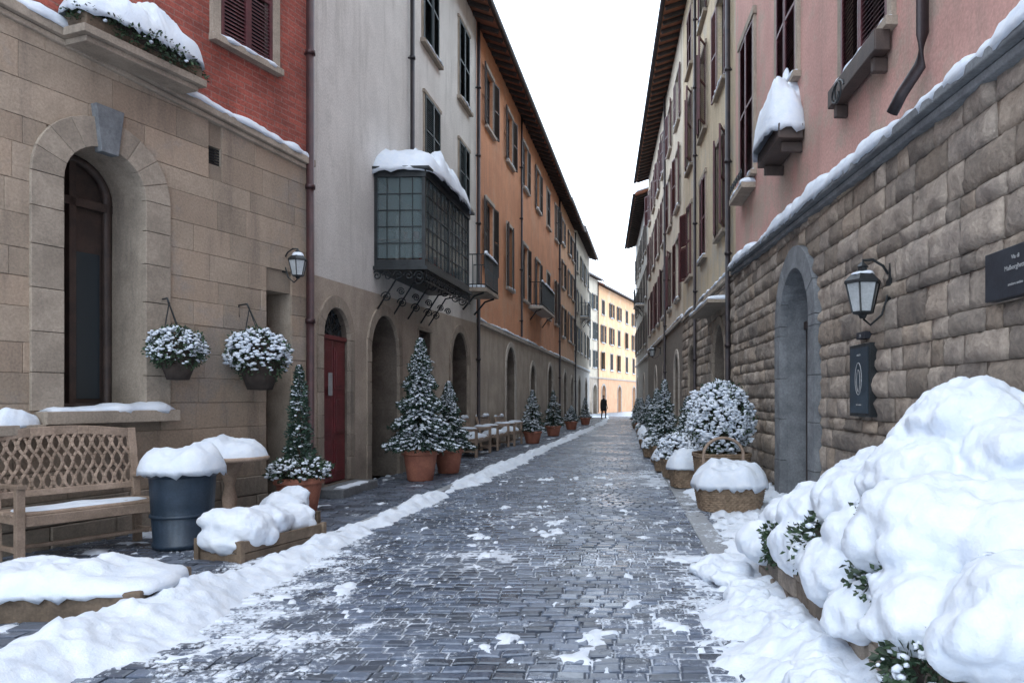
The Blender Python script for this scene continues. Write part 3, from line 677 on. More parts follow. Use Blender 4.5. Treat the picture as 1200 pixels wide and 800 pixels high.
# ================= GROUND
m=MB(); m.add([(-400,-300,-.05),(400,-300,-.05),(400,500,-.05),(-400,500,-.05)],[(0,1,2,3)])
gm=pmat('snowy_ground',(.5,.54,.6),(.6,.63,.68),.5,.9,.3,10); m.obj('ground',gm)
m=MB(); m.add([(-10,-4,-.014),(6,-4,-.014),(12,110,-.014),(-12,110,-.014)],[(0,1,2,3)]); m.obj('street_bed',BED)
def kerbX(D): return -3.42+.058*min(D,45)
def wallX(D): return (-4.4-.35*(10.4-D)) if D<10.4 else (XL(D) if D<57 else -2.35+.156*(D-57.4))
def setts(name,xl,xr,d0,d1,w,dp,z,mat,gap=.012,hz=.02):
    d=d0;row=0
    C=[]
    while d<d1:
        x=-9+ (row%2)*w/2+U(-.03,.03)
        a,b=xl(d),xr(d)
        k=int((a-x)/w); x+=k*w
        while x<b:
            ww=w*U(.86,1.12)
            if x>a-w*.3 and x+ww<b+w*.3:
                C.append((x+ww/2,d+dp/2+.012*math.sin(x*3+row*.2)+.02*fn(x*.6,d*.6,2),ww-gap,dp*U(.9,1.0)-gap,z+U(-.005,.005)+.02*fn(x*.5,d*.4,8),U(-.035,.035)))
            x+=ww
        d+=dp; row+=1
    C=np.array(C); n=len(C)
    base=np.array([(-.5,-.5),(.5,-.5),(.5,.5),(-.5,.5)])
    V=np.zeros((n,12,3))
    tx=np.random.uniform(-.05,.05,n);ty=np.random.uniform(-.05,.05,n)
    for lv,(ins,dz) in enumerate(((0,-hz),(0,-.007),(.013,0))):
        for k in range(4):
            lx=base[k,0]*(C[:,2]-2*ins); ly=base[k,1]*(C[:,3]-2*ins)
            V[:,lv*4+k,0]=C[:,0]+lx-C[:,5]*ly; V[:,lv*4+k,1]=C[:,1]+ly+C[:,5]*lx
            V[:,lv*4+k,2]=C[:,4]+dz+ (tx*lx+ty*ly if lv else 0)
    F1=[(8,9,10,11)]+[(a+k,a+(k+1)%4,a+4+(k+1)%4,a+4+k) for a in (0,4) for k in range(4)]
    F1=np.array(F1); Fs=(F1[None]+12*np.arange(n)[:,None,None]).reshape(-1,4)
    me=bpy.data.meshes.new(name); me.from_pydata(V.reshape(-1,3).tolist(),[],Fs.tolist()); me.materials.append(mat)
    o=bpy.data.objects.new(name,me); link(o); return o
setts('cobblestone_street',lambda d:kerbX(d)+.0,lambda d:XR(d)-.0,2.2,62,.165,.112,0,SETT)
setts('pavement',lambda d:wallX(d)-.05,lambda d:kerbX(d)-.13,2.2,57,.21,.13,.045,PAVE,hz=.07)
m=MB()
d=2.0
while d<60:
    e=d+U(.7,1.1); m.add([(kerbX(q)+ox,q_,z) for z in (-.03,.055) for (q,q_,ox) in ((d,d+.006,-.12),(d,d+.006,.03),(e,e-.006,.03),(e,e-.006,-.12))],[(4,5,6,7),(0,1,5,4),(1,2,6,5),(2,3,7,6),(3,0,4,7)]); d=e
m.obj('kerb',SLAB,bev=.012)
m=MB(); d=2.0
while d<55:
    e=d+U(.6,.9); a=.86+.004*d; m.add([(x,q,z) for z in (-.02,.014) for (x,q) in ((a,d+.006),(a+.24,d+.006),(a+.24,e-.006),(a,e-.006))],[(4,5,6,7),(0,1,5,4),(1,2,6,5),(2,3,7,6),(3,0,4,7)]); d=e
m.obj('paving_slab_strip',SLAB,bev=.008)
def sstep(a,b,x):
    t=max(0,min(1,(x-a)/(b-a))); return t*t*(3-2*t)
def snowh(x,d):
    n1=fn(x*1.1,d*.8,1.7,3); n2=fn(x*3.5,d*3.0,5.1,4); n3=fn(x*11,d*9,9.3,3); rg=abs(fn(x*6,d*6,2.2,4))
    k=kerbX(d)
    h=-.06
    near=sstep(8.5,4.5,d)
    c=k+.02-.02*near; wd=.19+.12*near+.10*n1
    g=math.exp(-((x-c)/max(wd,.1))**2)
    h=max(h,-.05+g*(.12+.05*near+.07*n1)+ .045*n2+.02*n3+.05*rg*g)
    q=sstep(4.3,3.9,d)*sstep(-2.9,-3.4,x-.2*n1)
    h=max(h,-.05+q*(.15+.08*n1)+.06*n2*q+.02*n3)
    if x<k-.1: h=max(h,.0+.05*n1+.055*n2+.016*n3)
    e=.98+.12*n1+.1*math.sin(d*.9)-.30*sstep(7,4,d)+.01*(d-8)*(d>8)
    t=sstep(e-.18,e+.55,x+.10*n2)
    wallb=sstep(1.9,2.5,x)
    h=max(h,-.045+t*(.10+.06*n1+.12*sstep(6.5,3.5,d))+.035*n2*(.3+t)+.02*n3+.05*wallb*t+.06*rg*t)
    if k<x<1.2:
        cl=n2*.9+n1*.5+n3*.45
        h=max(h,-.04+.038*sstep(.25,.85,cl)*(1 if d<14 else .5)*1.3+.014*n3)
    return h
xs=np.arange(-7.2,2.7,.026); ds=[2.2]
while ds[-1]<62: ds.append(ds[-1]+max(.026,ds[-1]*.006))
nx=len(xs); V=[];H=[]
for d in ds:
    w=wallX(d)
    for x in xs:
        if x<w-.2: h=-.06
        else: h=snowh(float(x),d)
        V.append((float(x),d,h)); H.append(h> -.015 and x>w-.15)
Fc=[]
for j in range(len(ds)-1):
    for i in range(nx-1):
        a=j*nx+i
        if H[a] or H[a+1] or H[a+nx] or H[a+nx+1]: Fc.append((a,a+1,a+nx+1,a+nx))
me=bpy.data.meshes.new('snow_cover'); me.from_pydata(V,[],Fc); me.materials.append(SNOW)
me.polygons.foreach_set('use_smooth',[True]*len(Fc)); link(bpy.data.objects.new('snow_cover',me))

# ================= SNOW MASS helper
ICO={}
def ico(sub):
    if sub not in ICO:
        bm=bmesh.new(); bmesh.ops.create_icosphere(bm,subdivisions=sub,radius=1)
        ICO[sub]=([v.co.copy() for v in bm.verts],[tuple(v.index for v in f.verts) for f in bm.faces]); bm.free()
    return ICO[sub]
def rvec():
    while True:
        v=Vector((U(-1,1),U(-1,1),U(-1,1)))
        if .05<v.length<1: return v.normalized()
def snow_mass(name,lumps,parent=None,voxel=.025,disp=.06,ns=.28,extra=0,it=5):
    mb=MB(); vs,fs=ico(3); L2=list(lumps)
    for (x,y,z,rx,ry,rz) in lumps:
        for k in range(extra):
            v=rvec(); v.z=abs(v.z)*.7-.5*(R()<.45); q=U(.3,.5)
            L2.append((x+v.x*rx*.8,y+v.y*ry*.8,z+v.z*rz*.85,rx*q,ry*q,rz*q*1.1))
    for (x,y,z,rx,ry,rz) in L2: mb.add([(x+v.x*rx,y+v.y*ry,z+v.z*rz) for v in vs],fs,0,True)
    o=mb.obj(name,SNOW,parent)
    rm=o.modifiers.new('r','REMESH'); rm.mode='VOXEL'; rm.voxel_size=voxel; rm.use_smooth_shade=True
    sm=o.modifiers.new('s','SMOOTH'); sm.iterations=it; sm.factor=.5
    for sc,st in ((ns,disp),(ns*.35,disp*.3),(ns*.12,disp*.09)):
        t=bpy.data.textures.new('n','CLOUDS'); t.noise_scale=sc; t.noise_depth=2
        dm=o.modifiers.new('d','DISPLACE'); dm.texture=t; dm.strength=st*2; dm.mid_level=.5; dm.texture_coords='GLOBAL'
    return o
# ================= FOLIAGE
def leaf(mb,p,d,l,w,mi=0):
    d=Vector(d).normalized(); s=d.cross(Vector((U(-1,1),U(-1,1),U(-1,1))))
    if s.length<.05: s=d.cross(Vector((1,0,0)))
    s.normalize(); p=Vector(p); nn=s.cross(d)*w*.35
    mb.add([p,p+d*l*.5+s*w+nn,p+d*l,p+d*l*.5-s*w+nn],[(0,1,2,3)],mi,False)
def blob(mb,p,r,mi,flat=.6):
    vs,fs=ico(1); a=U(.7,1.5);b=U(.6,1.2); q=R()*6; c,s=math.cos(q),math.sin(q)
    out=[]
    for v in vs:
        j=U(.75,1.2)
        out.append((p[0]+r*j*(v.x*a*c-v.y*b*s),p[1]+r*j*(v.x*a*s+v.y*b*c),p[2]+r*flat*v.z*j))
    mb.add(out,fs,mi,True)
def bush(name,parent,c,rx,ry,rz,nl=1500,ns=260,sr=.035,snow_lo=-.1,leafsz=.055):
    mb=MB()
    def lump(v): return 1+.2*fn(v.x*2.5+c[0],v.y*2.5+c[1],v.z*2.5)+.07*fn(v.x*7+c[0],v.y*7,v.z*7)
    for i in range(nl):
        v=rvec(); q=U(.7,1.06)*lump(v)
        p=(c[0]+v.x*rx*q,c[1]+v.y*ry*q,c[2]+v.z*rz*q); leaf(mb,p,v+rvec()*.8,leafsz*U(.6,1.3),leafsz*.28)
    for i in range(ns):
        v=rvec()
        if v.z<snow_lo+U(-.4,.4): continue
        q=U(.93,1.03)*lump(v)
        if fn(v.x*5+c[0],v.y*5,v.z*5)<-.22: continue
        blob(mb,(c[0]+v.x*rx*q,c[1]+v.y*ry*q,c[2]+v.z*rz*q),sr*U(.4,1.35),1)
    vs,fs=ico(3); mb.add([(c[0]+v.x*rx*.74,c[1]+v.y*ry*.74,c[2]+v.z*rz*.74) for v in vs],fs,2,True)
    return mb.obj(name,[LEAF,SNOW,SOIL],parent)
def conifer(name,parent,c,H,Rr,nb=420,snow=.5,sr=.027):
    mb=MB(); cx,cy,cz=c
    mb.tube([(cx,cy,cz-.1),(cx,cy,cz+H*.5),(cx,cy,cz+H*.97)],[.035,.022,.006],7,2)
    ph=U(0,9)
    for i in range(nb):
        t=(i+.5)/nb; t=t**1.15; a=i*2.39996+U(-.3,.3)
        z=cz+H*t; tier=.84+.16*math.sin(t*34)+.12*math.sin(a*2+ph+t*5)
        Lr=Rr*(1-t)**.85*tier*U(.7,1.15)+.02
        dr=Vector((math.cos(a),math.sin(a),0)); n=max(3,int(Lr/.035))
        sn=R()<snow+.2*(t>.6)
        for k in range(1,n+1):
            u=k/n; p=Vector((cx,cy,z))+dr*Lr*u+Vector((0,0,-.16*Lr*u*u+.05*Lr*u))
            for q in range(3 if u>.35 else 1):
                dd=dr*.9+rvec()*.85+Vector((0,0,.1)); leaf(mb,p,dd,U(.05,.085)*(1.1-.5*t),.011)
            if sn and u>.3 and R()<.7: blob(mb,(p.x,p.y,p.z+.018),sr*U(.4,1.35)*(1.15-.5*t),1,.5)
    return mb.obj(name,[NEED,SNOW,BARK],parent)
def pot(mb,c,r,h,mi=0):
    mb.lathe([(0,0),(r*.68,0),(r*.72,.02),(r*.93,h*.8),(r*.93,h*.82),(r*1.03,h*.82),(r*1.05,h*.86),(r*1.04,h),(r*.94,h),(r*.92,h*.9),(0,h*.9)],36,c,mi)
def potted_conifer(name,x,d,z0,pr,ph,H,Rr,nb,snow=.5,base_bush=None,sr=.027):
    e=empty(name,(x,d,z0)); mb=MB(); pot(mb,(0,0,0),pr,ph); mb.obj('pot',TERRA,e)
    conifer('crown',e,(0,0,ph+.02),H,Rr,nb,snow,sr)
    if base_bush: bush('underplanting',e,(0,0,ph+.08),*base_bush,nl=1200,ns=620,sr=.028,snow_lo=-.3)
    else:
        mb=MB(); mb.cap(0,0,ph*.92,pr*.9,pr*.9,.05,seed=x); mb.obj('pot_snow',SNOW,e)
potted_conifer('potted_conifer',-4.02,9.2,.05,.29,.46,1.38,.2,420,.25,(.36,.36,.17))
potted_conifer('christmas_tree',-3.48,12.9,.05,.31,.56,1.93,.60,1000,.75,None,.033)
potted_conifer('christmas_tree',-3.28,14.2,.05,.28,.5,1.25,.45,450,.75,None,.033)
potted_conifer('potted_conifer',-2.72,23.6,.05,.3,.4,1.3,.45,330,.6,None,.035)
potted_conifer('potted_conifer',-2.45,28.3,.05,.3,.4,1.35,.42,280,.45,None,.035)
potted_conifer('potted_conifer',-1.72,40.5,.05,.3,.4,1.1,.36,180,.4,None,.04)
potted_conifer('potted_conifer',-2.1,34,.05,.3,.4,.7,.4,180,.6,None,.04)
def hanging(D,z,r):
    s=sA(D); e=empty('hanging_basket',(0,0,0))
    ca,sa=math.cos(angA),math.sin(angA)
    off=-.06-r*.8
    e.location=(-8.74+s*ca-off*sa,-2+s*sa+off*ca,z); e.rotation_euler=(0,0,angA)
    bush('foliage',e,(0,0,.02),r,r*.85,r*.8,nl=1900,ns=1500,sr=r*.075,snow_lo=-.35,leafsz=.045)
    mb=MB(); mb.lathe([(0,-r*1.12),(r*.38,-r*1.1),(r*.5,-r*.75),(r*.62,-r*.35),(r*.55,-.03)],20,(0,0,0)); mb.obj('basket_bowl',SOIL,e)
    mb=MB(); top=r*.75+.32; hx=-off-.02
    for a in (0.5,2.6,4.7): mb.tube([(r*.6*math.cos(a),r*.5*math.sin(a),0),(0,hx*.5,top)],.007,5)
    mb.tube([(0,hx,top-.1),(0,hx,top+.05),(0,hx*.6,top+.06),(0,hx*.5,top)],.012,6); mb.box(-.03,.03,hx,hx+.015,top-.15,top+.1)
    mb.obj('chains_and_bracket',IRON,e)
hanging(8.2,2.03,.29); hanging(9.22,2.03,.38)
bush('flower_shelf_greenery',A.e,((fx0+fx1)/2,-.26,fz+.22),(fx1-fx0)/2+.03,.24,.15,nl=2800,ns=160,sr=.025,leafsz=.045)
mb=MB(); mb.cap((fx0+fx1)/2,-.22,fz+.27,(fx1-fx0)/2+.05,.28,.30,n=3,amp=.5,seed=7,drop=.08,seg=90,rings=20); mb.obj('flower_shelf_snow',SNOW,A.e)
def lantern(name,loc,rz,s=1.0,arm=.25):
    e=empty(name,loc,rz); mb=MB(); ph=math.pi/6
    mb.lathe([(0,-.24),(.03,-.235),(.045,-.2),(.1,-.19),(.105,-.17)],6,(0,0,0),0,False,0,ph)
    mb.lathe([(.17,.1),(.185,.105),(.18,.13),(.12,.19),(.05,.235),(.045,.26),(.06,.27),(.03,.3),(.0,.33)],6,(0,0,0),0,False,0,ph)
    for k in range(6):
        a=ph+k*math.pi/3; mb.tube([(.1*math.cos(a),.1*math.sin(a),-.18),(.168*math.cos(a),.168*math.sin(a),.11)],.009,5)
    mb.tube([(0,0,.3),(0,.0,.33),(0,arm*.4,.34),(0,arm*.8,.28),(0,arm,.2)],.014,7)
    mb.tube([(0,arm*.02,-.24),(0,arm*.3,-.3),(0,arm*.75,-.2),(0,arm,.0)],.012,6)
    mb.box(-.05,.05,arm,arm+.03,-.1,.3)
    mb.obj('lantern_frame',IRON,e)
    g=MB(); g.lathe([(.0,-.185),(.095,-.18),(.16,.1),(0,.105)],6,(0,0,0),0,False,0,ph); g.obj('lantern_glass',LAMPG,e)
    sn=MB(); sn.cap(0,.0,.2,.11,.11,.05,seed=s*3,drop=.015,seg=24,rings=6,amp=.5); sn.obj('lantern_snow',SNOW,e)
    e.scale=(s,s,s); return e
ca,sa=math.cos(angA),math.sin(angA); s_=sA(9.95); off=-.24
lantern('wall_lantern',(-8.74+s_*ca-off*sa,-2+s_*sa+off*ca,3.3),angA,.72,.3)
lantern('wall_lantern',(XR(6.75)-.27,6.75,2.47),angR,.95,.25)
lantern('wall_lantern',(XR(33)-.4,33,3.6),angR,.9,.4)
def Rsign(name,D0,D1,z0,z1,mat,t=.03): 
    c=(D0+D1)/2; e=empty(name,(XR(c)-.065,c,0),angR); w=abs(D1-D0)
    mb=MB(); mb.box(-w/2,w/2,-t,.06,z0,z1); mb.obj('panel',mat,e,bev=.004); return e,w
def text(e,s,x,y,z,size,mat=WHITEP):
    cu=bpy.data.curves.new('lettering','FONT'); cu.body=s; cu.size=size; cu.align_x='CENTER'; cu.extrude=.001
    o=bpy.data.objects.new('lettering',cu); o.data.materials.append(mat); o.location=(x,y,z); o.rotation_euler=(math.pi/2,0,0); link(o,e)
e,w=Rsign('stone_plaque',4.2,4.93,2.15,2.47,PLAQ)
text(e,'Via di',.0,-.032,2.385,.04); text(e,'Malborghetto',0,-.032,2.32,.045); text(e,'sestiere antico',0,-.032,2.22,.028)
e,w=Rsign('framed_sign',7.05,7.62,1.32,2.05,IRON)
mb=MB(); mb.box(-w/2+.035,w/2-.035,-.036,-.031,1.355,2.015); mb.obj('face',SIGNB,e)
mb=MB(); mb.tube([(.09*math.cos(t),-.04,1.7+.16*math.sin(t)) for t in np.linspace(0,6.283,30)],.005,5); mb.tube([(.045*math.cos(t),-.04,1.68+.11*math.sin(t)) for t in np.linspace(0,6.283,24)],.005,5); mb.obj('emblem',WHITEP,e)
text(e,'osteria',0,-.038,1.93,.04); text(e,'vini e cucina',0,-.038,1.43,.03)
e,w=Rsign('house_number_plate',7.2,7.42,2.1,2.17,PLAQ); text(e,'24',0,-.032,2.115,.05)

# ================= BENCHES
def bench(name,loc,rz,L=1.2,lattice=True,hb=1.15,snow=.0):
    e=empty(name,loc,rz); mb=MB(); dp=.5; sh=.46
    for x in (0,L):
        mb.beam((x,0,0),(x,0,.68),.065,.065,0,(0,1,0)); mb.beam((x,dp-.04,0),(x,dp-.02,sh),.07,.06,0,(0,1,0)); mb.beam((x,dp-.02,sh),(x,dp+.1,hb),.07,.055,0,(0,1,0))
        mb.beam((x,.0,.4),(x,dp,.4),.045,.07); mb.beam((x,0,.14),(x,dp,.14),.035,.04)
        mb.beam((x,-.06,.695),(x,dp+.03,.675),.075,.035)
    for i in range(6): y=.01+i*.085; mb.box(-.03,L+.03,y,y+.068,sh-.03+.006*(i==0),sh)
    mb.beam((0,0,.39),(L,0,.39),.035,.09); mb.beam((0,dp-.03,.39),(L,dp-.03,.39),.035,.07); mb.beam((0,.22,.14),(L,.22,.14),.04,.035)
    def B_(z): return dp-.02+(z-sh)/(hb-sh)*.12
    mb.beam((0,B_(sh+.12),sh+.12),(L,B_(sh+.12),sh+.12),.03,.06)
    n=12
    for i in range(n):
        u0=i/n;u1=(i+1)/n; zt=lambda u: hb-.05+.05*math.sin(u*math.pi)
        mb.beam((L*u0,B_(zt(u0)),zt(u0)),(L*u1+.003,B_(zt(u1)),zt(u1)),.04,.085)
    z0=sh+.13; z1=hb-.06
    if lattice:
        n=13
        for i in range(n):
            x=.06+(L-.12)*i/(n-1)
            for s_ in (-1,1):
                pts=[]
                for k in range(13):
                    u=k/12; z=z0+(z1+.03*math.sin(math.pi*x/L)-z0)*u
                    pts.append((min(max(x+s_*.042*math.sin(u*math.pi*3),.03),L-.03),B_(z)+s_*.006,z))
                for a,b in zip(pts[:-1],pts[1:]): mb.beam(a,b,.016,.026,0,(1,0,0))
    else:
        for i in range(4): z=z0+.02+i*(z1-z0)/4; mb.beam((0,B_(z),z),(L,B_(z),z),.025,.08)
    mb.obj('bench_frame',WOOD,e,bev=.006)
    sn=MB()
    if snow:
        sn.cap(L/2,dp/2,sh+.003,L/2,dp/2-.02,snow,n=6,seed=L*3,amp=.3); sn.strip(.0,L,B_(hb)+.03,B_(hb)-.03,hb+.01,.05,seed=3)
        for x in (0,L): sn.cap(x,dp/2-.05,.715,.04,dp/2-.02,.04,n=4,seed=x,seg=20,rings=5,drop=.01)
    else:
        sn.cap(L/2,dp/2+.02,sh+.001,L/2-.05,dp/2-.06,.012,n=4,seed=1,amp=.9,drop=.0)
    sn.obj('bench_snow',SNOW,e)
bench('wooden_bench',(-5.1,6.2,.05),math.atan2(.86,.51),1.16)
bench('park_bench',(-3.45,17.9,.05),angL,1.5,False,.95,.1)
bench('park_bench',(-3.3,20.2,.05),angL,1.5,False,.95,.1)
bench('park_bench',(-3.1,22.1,.05),angL,1.2,False,.9,.1)
e=empty('litter_bin',(-4.27,7.15,.05)); mb=MB()
mb.lathe([(0,0),(.25,0),(.262,.03),(.262,.05),(.25,.055),(.27,.4),(.285,.7)],64,(0,0,0),0,True,.016)
mb.lathe([(.27,.68),(.3,.69),(.31,.72),(.3,.76),(.27,.77),(.0,.77)],48)
mb.lathe([(.262,.3),(.285,.305),(.285,.33),(.265,.335)],48); mb.obj('bin_body',BIN,e)
mb=MB(); mb.cap(0,0,.775,.37,.35,.18,n=2.3,seed=11,amp=.4,drop=.09); mb.obj('bin_snow',SNOW,e)
e=empty('round_table',(-4.45,8.35,.05)); mb=MB()
mb.lathe([(0,.74),(.4,.74),(.42,.75),(.42,.78),(.4,.79),(0,.79)],40); mb.lathe([(0,.0),(.2,.02),(.16,.06),(.06,.12),(.08,.3),(.05,.45),(.09,.6),(.14,.7),(.2,.742)],24)
for k in range(3):
    a=k*2.1+.4; mb.beam((.05*math.cos(a),.05*math.sin(a),.12),(.32*math.cos(a),.32*math.sin(a),.02),.06,.05)
mb.obj('table_top_and_pedestal',WOOD,e); mb=MB(); mb.cap(0,0,.79,.38,.38,.18,n=2.2,seed=17,amp=.35,drop=.03); mb.obj('table_snow',SNOW,e)
def wplanter(name,loc,rz,L,W,H,lumps,vox=.02,mat=WOODD,ex=4):
    e=empty(name,loc,rz); mb=MB()
    nrow=max(1,int(H/.1)); hh=H/nrow
    for r_ in range(nrow):
        z0,z1=r_*hh+.003,(r_+1)*hh-.003
        mb.box(-L/2,L/2,-W/2,-W/2+.03,z0,z1);mb.box(-L/2,L/2,W/2-.03,W/2,z0,z1);mb.box(-L/2,-L/2+.03,-W/2+.031,W/2-.031,z0,z1);mb.box(L/2-.03,L/2,-W/2+.031,W/2-.031,z0,z1)
    for x in (-L/2,L/2):
        for y in (-W/2,W/2): mb.box(x-.025,x+.025,y-.025,y+.025,0,H+.01)
    mb.box(-L/2+.03,L/2-.03,-W/2+.03,W/2-.03,0.02,H-.04); mb.obj('planter_box',mat,e,bev=.006)
    snow_mass('planter_snow',lumps,e,vox,.035,.2,extra=ex); return e
wplanter('wooden_planter',(-3.42,7.05,.0),1.25,1.05,.5,.22,[(-.3,0,.28,.28,.3,.22),(-.42,.05,.36,.16,.22,.14),(0,.02,.3,.3,.28,.17),(.3,.03,.27,.26,.25,.15),(.42,0,.3,.12,.2,.14),(-.5,-.02,.18,.1,.2,.1)])
wplanter('wooden_planter',(-3.75,8.2,.03),1.25,.6,.4,.16,[(0,0,.26,.3,.23,.17),(.15,0,.34,.16,.16,.13)])
e=empty('stone_trough',(-4.05,5.05,.03),.12); mb=MB(); L_,W_,H_=1.75,.75,.2
mb.box(-L_/2,L_/2,-W_/2,-W_/2+.08,0,H_);mb.box(-L_/2,L_/2,W_/2-.08,W_/2,0,H_);mb.box(-L_/2,-L_/2+.08,-W_/2+.081,W_/2-.081,0,H_);mb.box(L_/2-.08,L_/2,-W_/2+.081,W_/2-.081,0,H_);mb.box(-L_/2+.08,L_/2-.08,-W_/2+.08,W_/2-.08,.01,.12)
mb.obj('trough_body',WOODD,e,bev=.02)
mb=MB(); mb.cap(0,0,H_,L_/2+.04,W_/2+.03,.13,n=5,seed=31,amp=.45,drop=.05,seg=110,rings=30); mb.obj('trough_snow',SNOW,e)
# ================= baskets right
def sup(t,rx,ry,n): c,s=math.cos(t),math.sin(t); q=1/((abs(c)/rx)**n+(abs(s)/ry)**n)**(1/n); return q*c,q*s
def basket(e,rx,ry,h,n=3.5,taper=.86,mat=WICK,z0=0):
    mb=MB(); per=2*(rx+ry)*1.7; nt=int(per/.011); nt-=nt%8; rows=max(4,int(h/.028)); sub=4; vs=[]
    for j in range(rows*sub+1):
        z=z0+h*j/(rows*sub); ph=(j//sub)%2; k=taper+(1-taper)*(j/(rows*sub)); bul=abs(math.sin(math.pi*(j%sub)/sub))
        for i in range(nt):
            t=2*math.pi*i/nt; x,y=sup(t,rx*k,ry*k,n); o=1+ .012/rx*.8*bul*(1+ math.sin(i*math.pi/4+math.pi*ph))
            vs.append((x*o,y*o,z))
    fs=[(j*nt+i,j*nt+(i+1)%nt,(j+1)*nt+(i+1)%nt,(j+1)*nt+i) for j in range(rows*sub) for i in range(nt)]
    mb.add(vs,fs,0,True)
    rim=[(*sup(2*math.pi*i/60,rx*1.015,ry*1.015,n),z0+h) for i in range(61)]
    for dz in (0,-.03): mb.tube([(x,y,z+dz) for x,y,z in rim],.017,7)
    top=[(*sup(2*math.pi*i/40,rx*.97,ry*.97,n),z0+h-.03) for i in range(40)]; mb.add(top,[tuple(range(40))],0)
    return mb.obj('wicker_basket',mat,e)
def handle(e,y,zc,r):
    mb=MB()
    for dy in (0,.03): mb.tube([(-r,y+dy,.2)]+[(-r*math.cos(t),y+dy,zc+r*.85*math.sin(t)) for t in np.linspace(0,math.pi,22)]+[(r,y+dy,.2)],.02,7)
    mb.obj('basket_handle',WOOD,e)
e=empty('wicker_planter',(1.52,9.75,.02),.1); basket(e,.46,.36,.36); handle(e,.3,.7,.28)
mb=MB(); mb.cap(0,0,.36,.5,.4,.26,n=3,seed=23.7,amp=.25,drop=.08,seg=72); mb.obj('planter_snow',SNOW,e)
e=empty('shrub_planter',(1.64,11.3,.05),.1); basket(e,.42,.38,.6); bush('shrub',e,(0,0,1.12),.47,.45,.56,nl=3600,ns=3800,sr=.038,snow_lo=-.6)
e=empty('wicker_planter',(1.25,12.2,.03),.2); basket(e,.36,.3,.34); mb=MB(); mb.cap(0,0,.34,.4,.34,.24,n=3,seed=29,amp=.25,drop=.06); mb.obj('planter_snow',SNOW,e)
e=empty('shrub_planter',(1.2,13.6,.03),.2); basket(e,.34,.34,.34); bush('shrub',e,(0,0,.5),.38,.36,.3,nl=1200,ns=1700,sr=.038,snow_lo=-.5)
for (x,d,H_,R_) in ((1.5,15.2,1.1,.42),(1.12,16.8,1.5,.42),(1.15,20.5,1.35,.42),(1.5,23,1.2,.45),(1.2,27,1.2,.4),(1.15,33,1.1,.4),(1.15,39,1.1,.4)):
    e=empty('conifer_planter',(x,d,.03),.1)
    if d<24: basket(e,.34,.34,.38)
    else: mb=MB(); pot(mb,(0,0,0),.3,.38); mb.obj('pot',TERRA,e)
    conifer('crown',e,(0,0,.4),H_,R_,360,.7,.036)
for (x,d,r_) in ((1.1,15.0,.33),(1.0,18.6,.33),(1.02,21.8,.33),(1.1,25,.35),(1.15,29.5,.35),(1.1,36,.3)):
    e=empty('low_shrub_planter',(x,d,.02)); basket(e,r_,.3,.26); mb=MB(); mb.cap(0,0,.26,r_+.04,.34,.26,seed=d,amp=.3,n=2.5); mb.obj('planter_snow',SNOW,e)
# ================= big snowy planter front right
e=empty('snow_covered_shrub_bed',(0,0,0))
sub=empty('planter_wall',(1.87,4.35,.0),math.radians(92)); sub.parent=e
mb=MB()
for row in range(3):
    z=row*.145
    L_,W_=3.5,1.28
    def pt(s_):
        s_%=2*(L_+W_)
        if s_<L_: return (-L_/2+s_,W_/2,0)
        s_-=L_
        if s_<W_: return (L_/2,W_/2-s_,1)
        s_-=W_
        if s_<L_: return (L_/2-s_,-W_/2,2)
        s_-=L_
        return (-L_/2,-W_/2+s_,3)
    s=row*.13
    while s<2*(L_+W_)-.1:
        w=U(.22,.4); a=pt(s+.006); b=pt(s+w-.006)
        if a[2]==b[2]:
            dx,dy=b[0]-a[0],b[1]-a[1]; l=math.hypot(dx,dy); nxn,nyn=-dy/l,dx/l
            o_=U(0,.025); i_=-.14
            pts=[(a[0]+nxn*o_,a[1]+nyn*o_),(b[0]+nxn*o_,b[1]+nyn*o_),(b[0]+nxn*i_,b[1]+nyn*i_),(a[0]+nxn*i_,a[1]+nyn*i_)]
            j=[U(-.012,.012) for _ in range(8)]
            mb.add([(p[0]+j[k],p[1]+j[k+4],zz) for zz in (z+.004,z+.141) for k,p in enumerate(pts)],[(0,3,2,1),(4,5,6,7),(0,1,5,4),(1,2,6,5),(2,3,7,6),(3,0,4,7)])
        s+=w
mb.box(-1.65,1.65,-.56,.56,.01,.36); mb.obj('bed_wall',STONE_R,sub,bev=.02)
snow_mass('snow_mounds',[(2.10,4.3,1.33,.38,.42,.29),(2.3,4.75,1.22,.34,.5,.28),(2.2,3.85,1.1,.40,.44,.3),(1.74,4.15,1.03,.30,.38,.26),(1.62,3.65,.84,.36,.42,.30),(1.95,3.35,.82,.42,.42,.3),
  (1.62,4.75,.80,.32,.38,.27),(1.46,5.2,.66,.31,.36,.23),(1.5,5.75,.52,.33,.38,.22),(1.23,5.8,.36,.25,.3,.16),(1.28,5.0,.46,.21,.34,.2),(1.98,5.3,.86,.4,.5,.26),(2.1,6.0,.55,.42,.44,.2),
  (1.38,3.25,.52,.25,.3,.2),(1.62,2.85,.6,.34,.34,.27),(2.05,2.8,.76,.42,.44,.3),(1.30,4.35,.46,.19,.34,.19),(1.27,3.8,.38,.17,.26,.16),(1.5,4.3,.68,.25,.3,.22)],e,.02,.07,.3,extra=5,it=8)
fb=[((2.1,4.3,.98),(.42,.5,.34)),((1.63,3.7,.54),(.40,.46,.27)),((1.5,4.7,.53),(.34,.42,.24)),((1.9,3.2,.5),(.5,.5,.28)),((1.45,5.4,.42),(.34,.4,.2)),((1.48,3.1,.36),(.32,.34,.2)),((1.75,4.15,.78),(.34,.4,.26)),((2.1,5.2,.6),(.4,.5,.28))]
for i,(c,r_) in enumerate(fb): bush('shrub_foliage',e,c,*r_,nl=2600,ns=320,sr=.026,leafsz=.05)
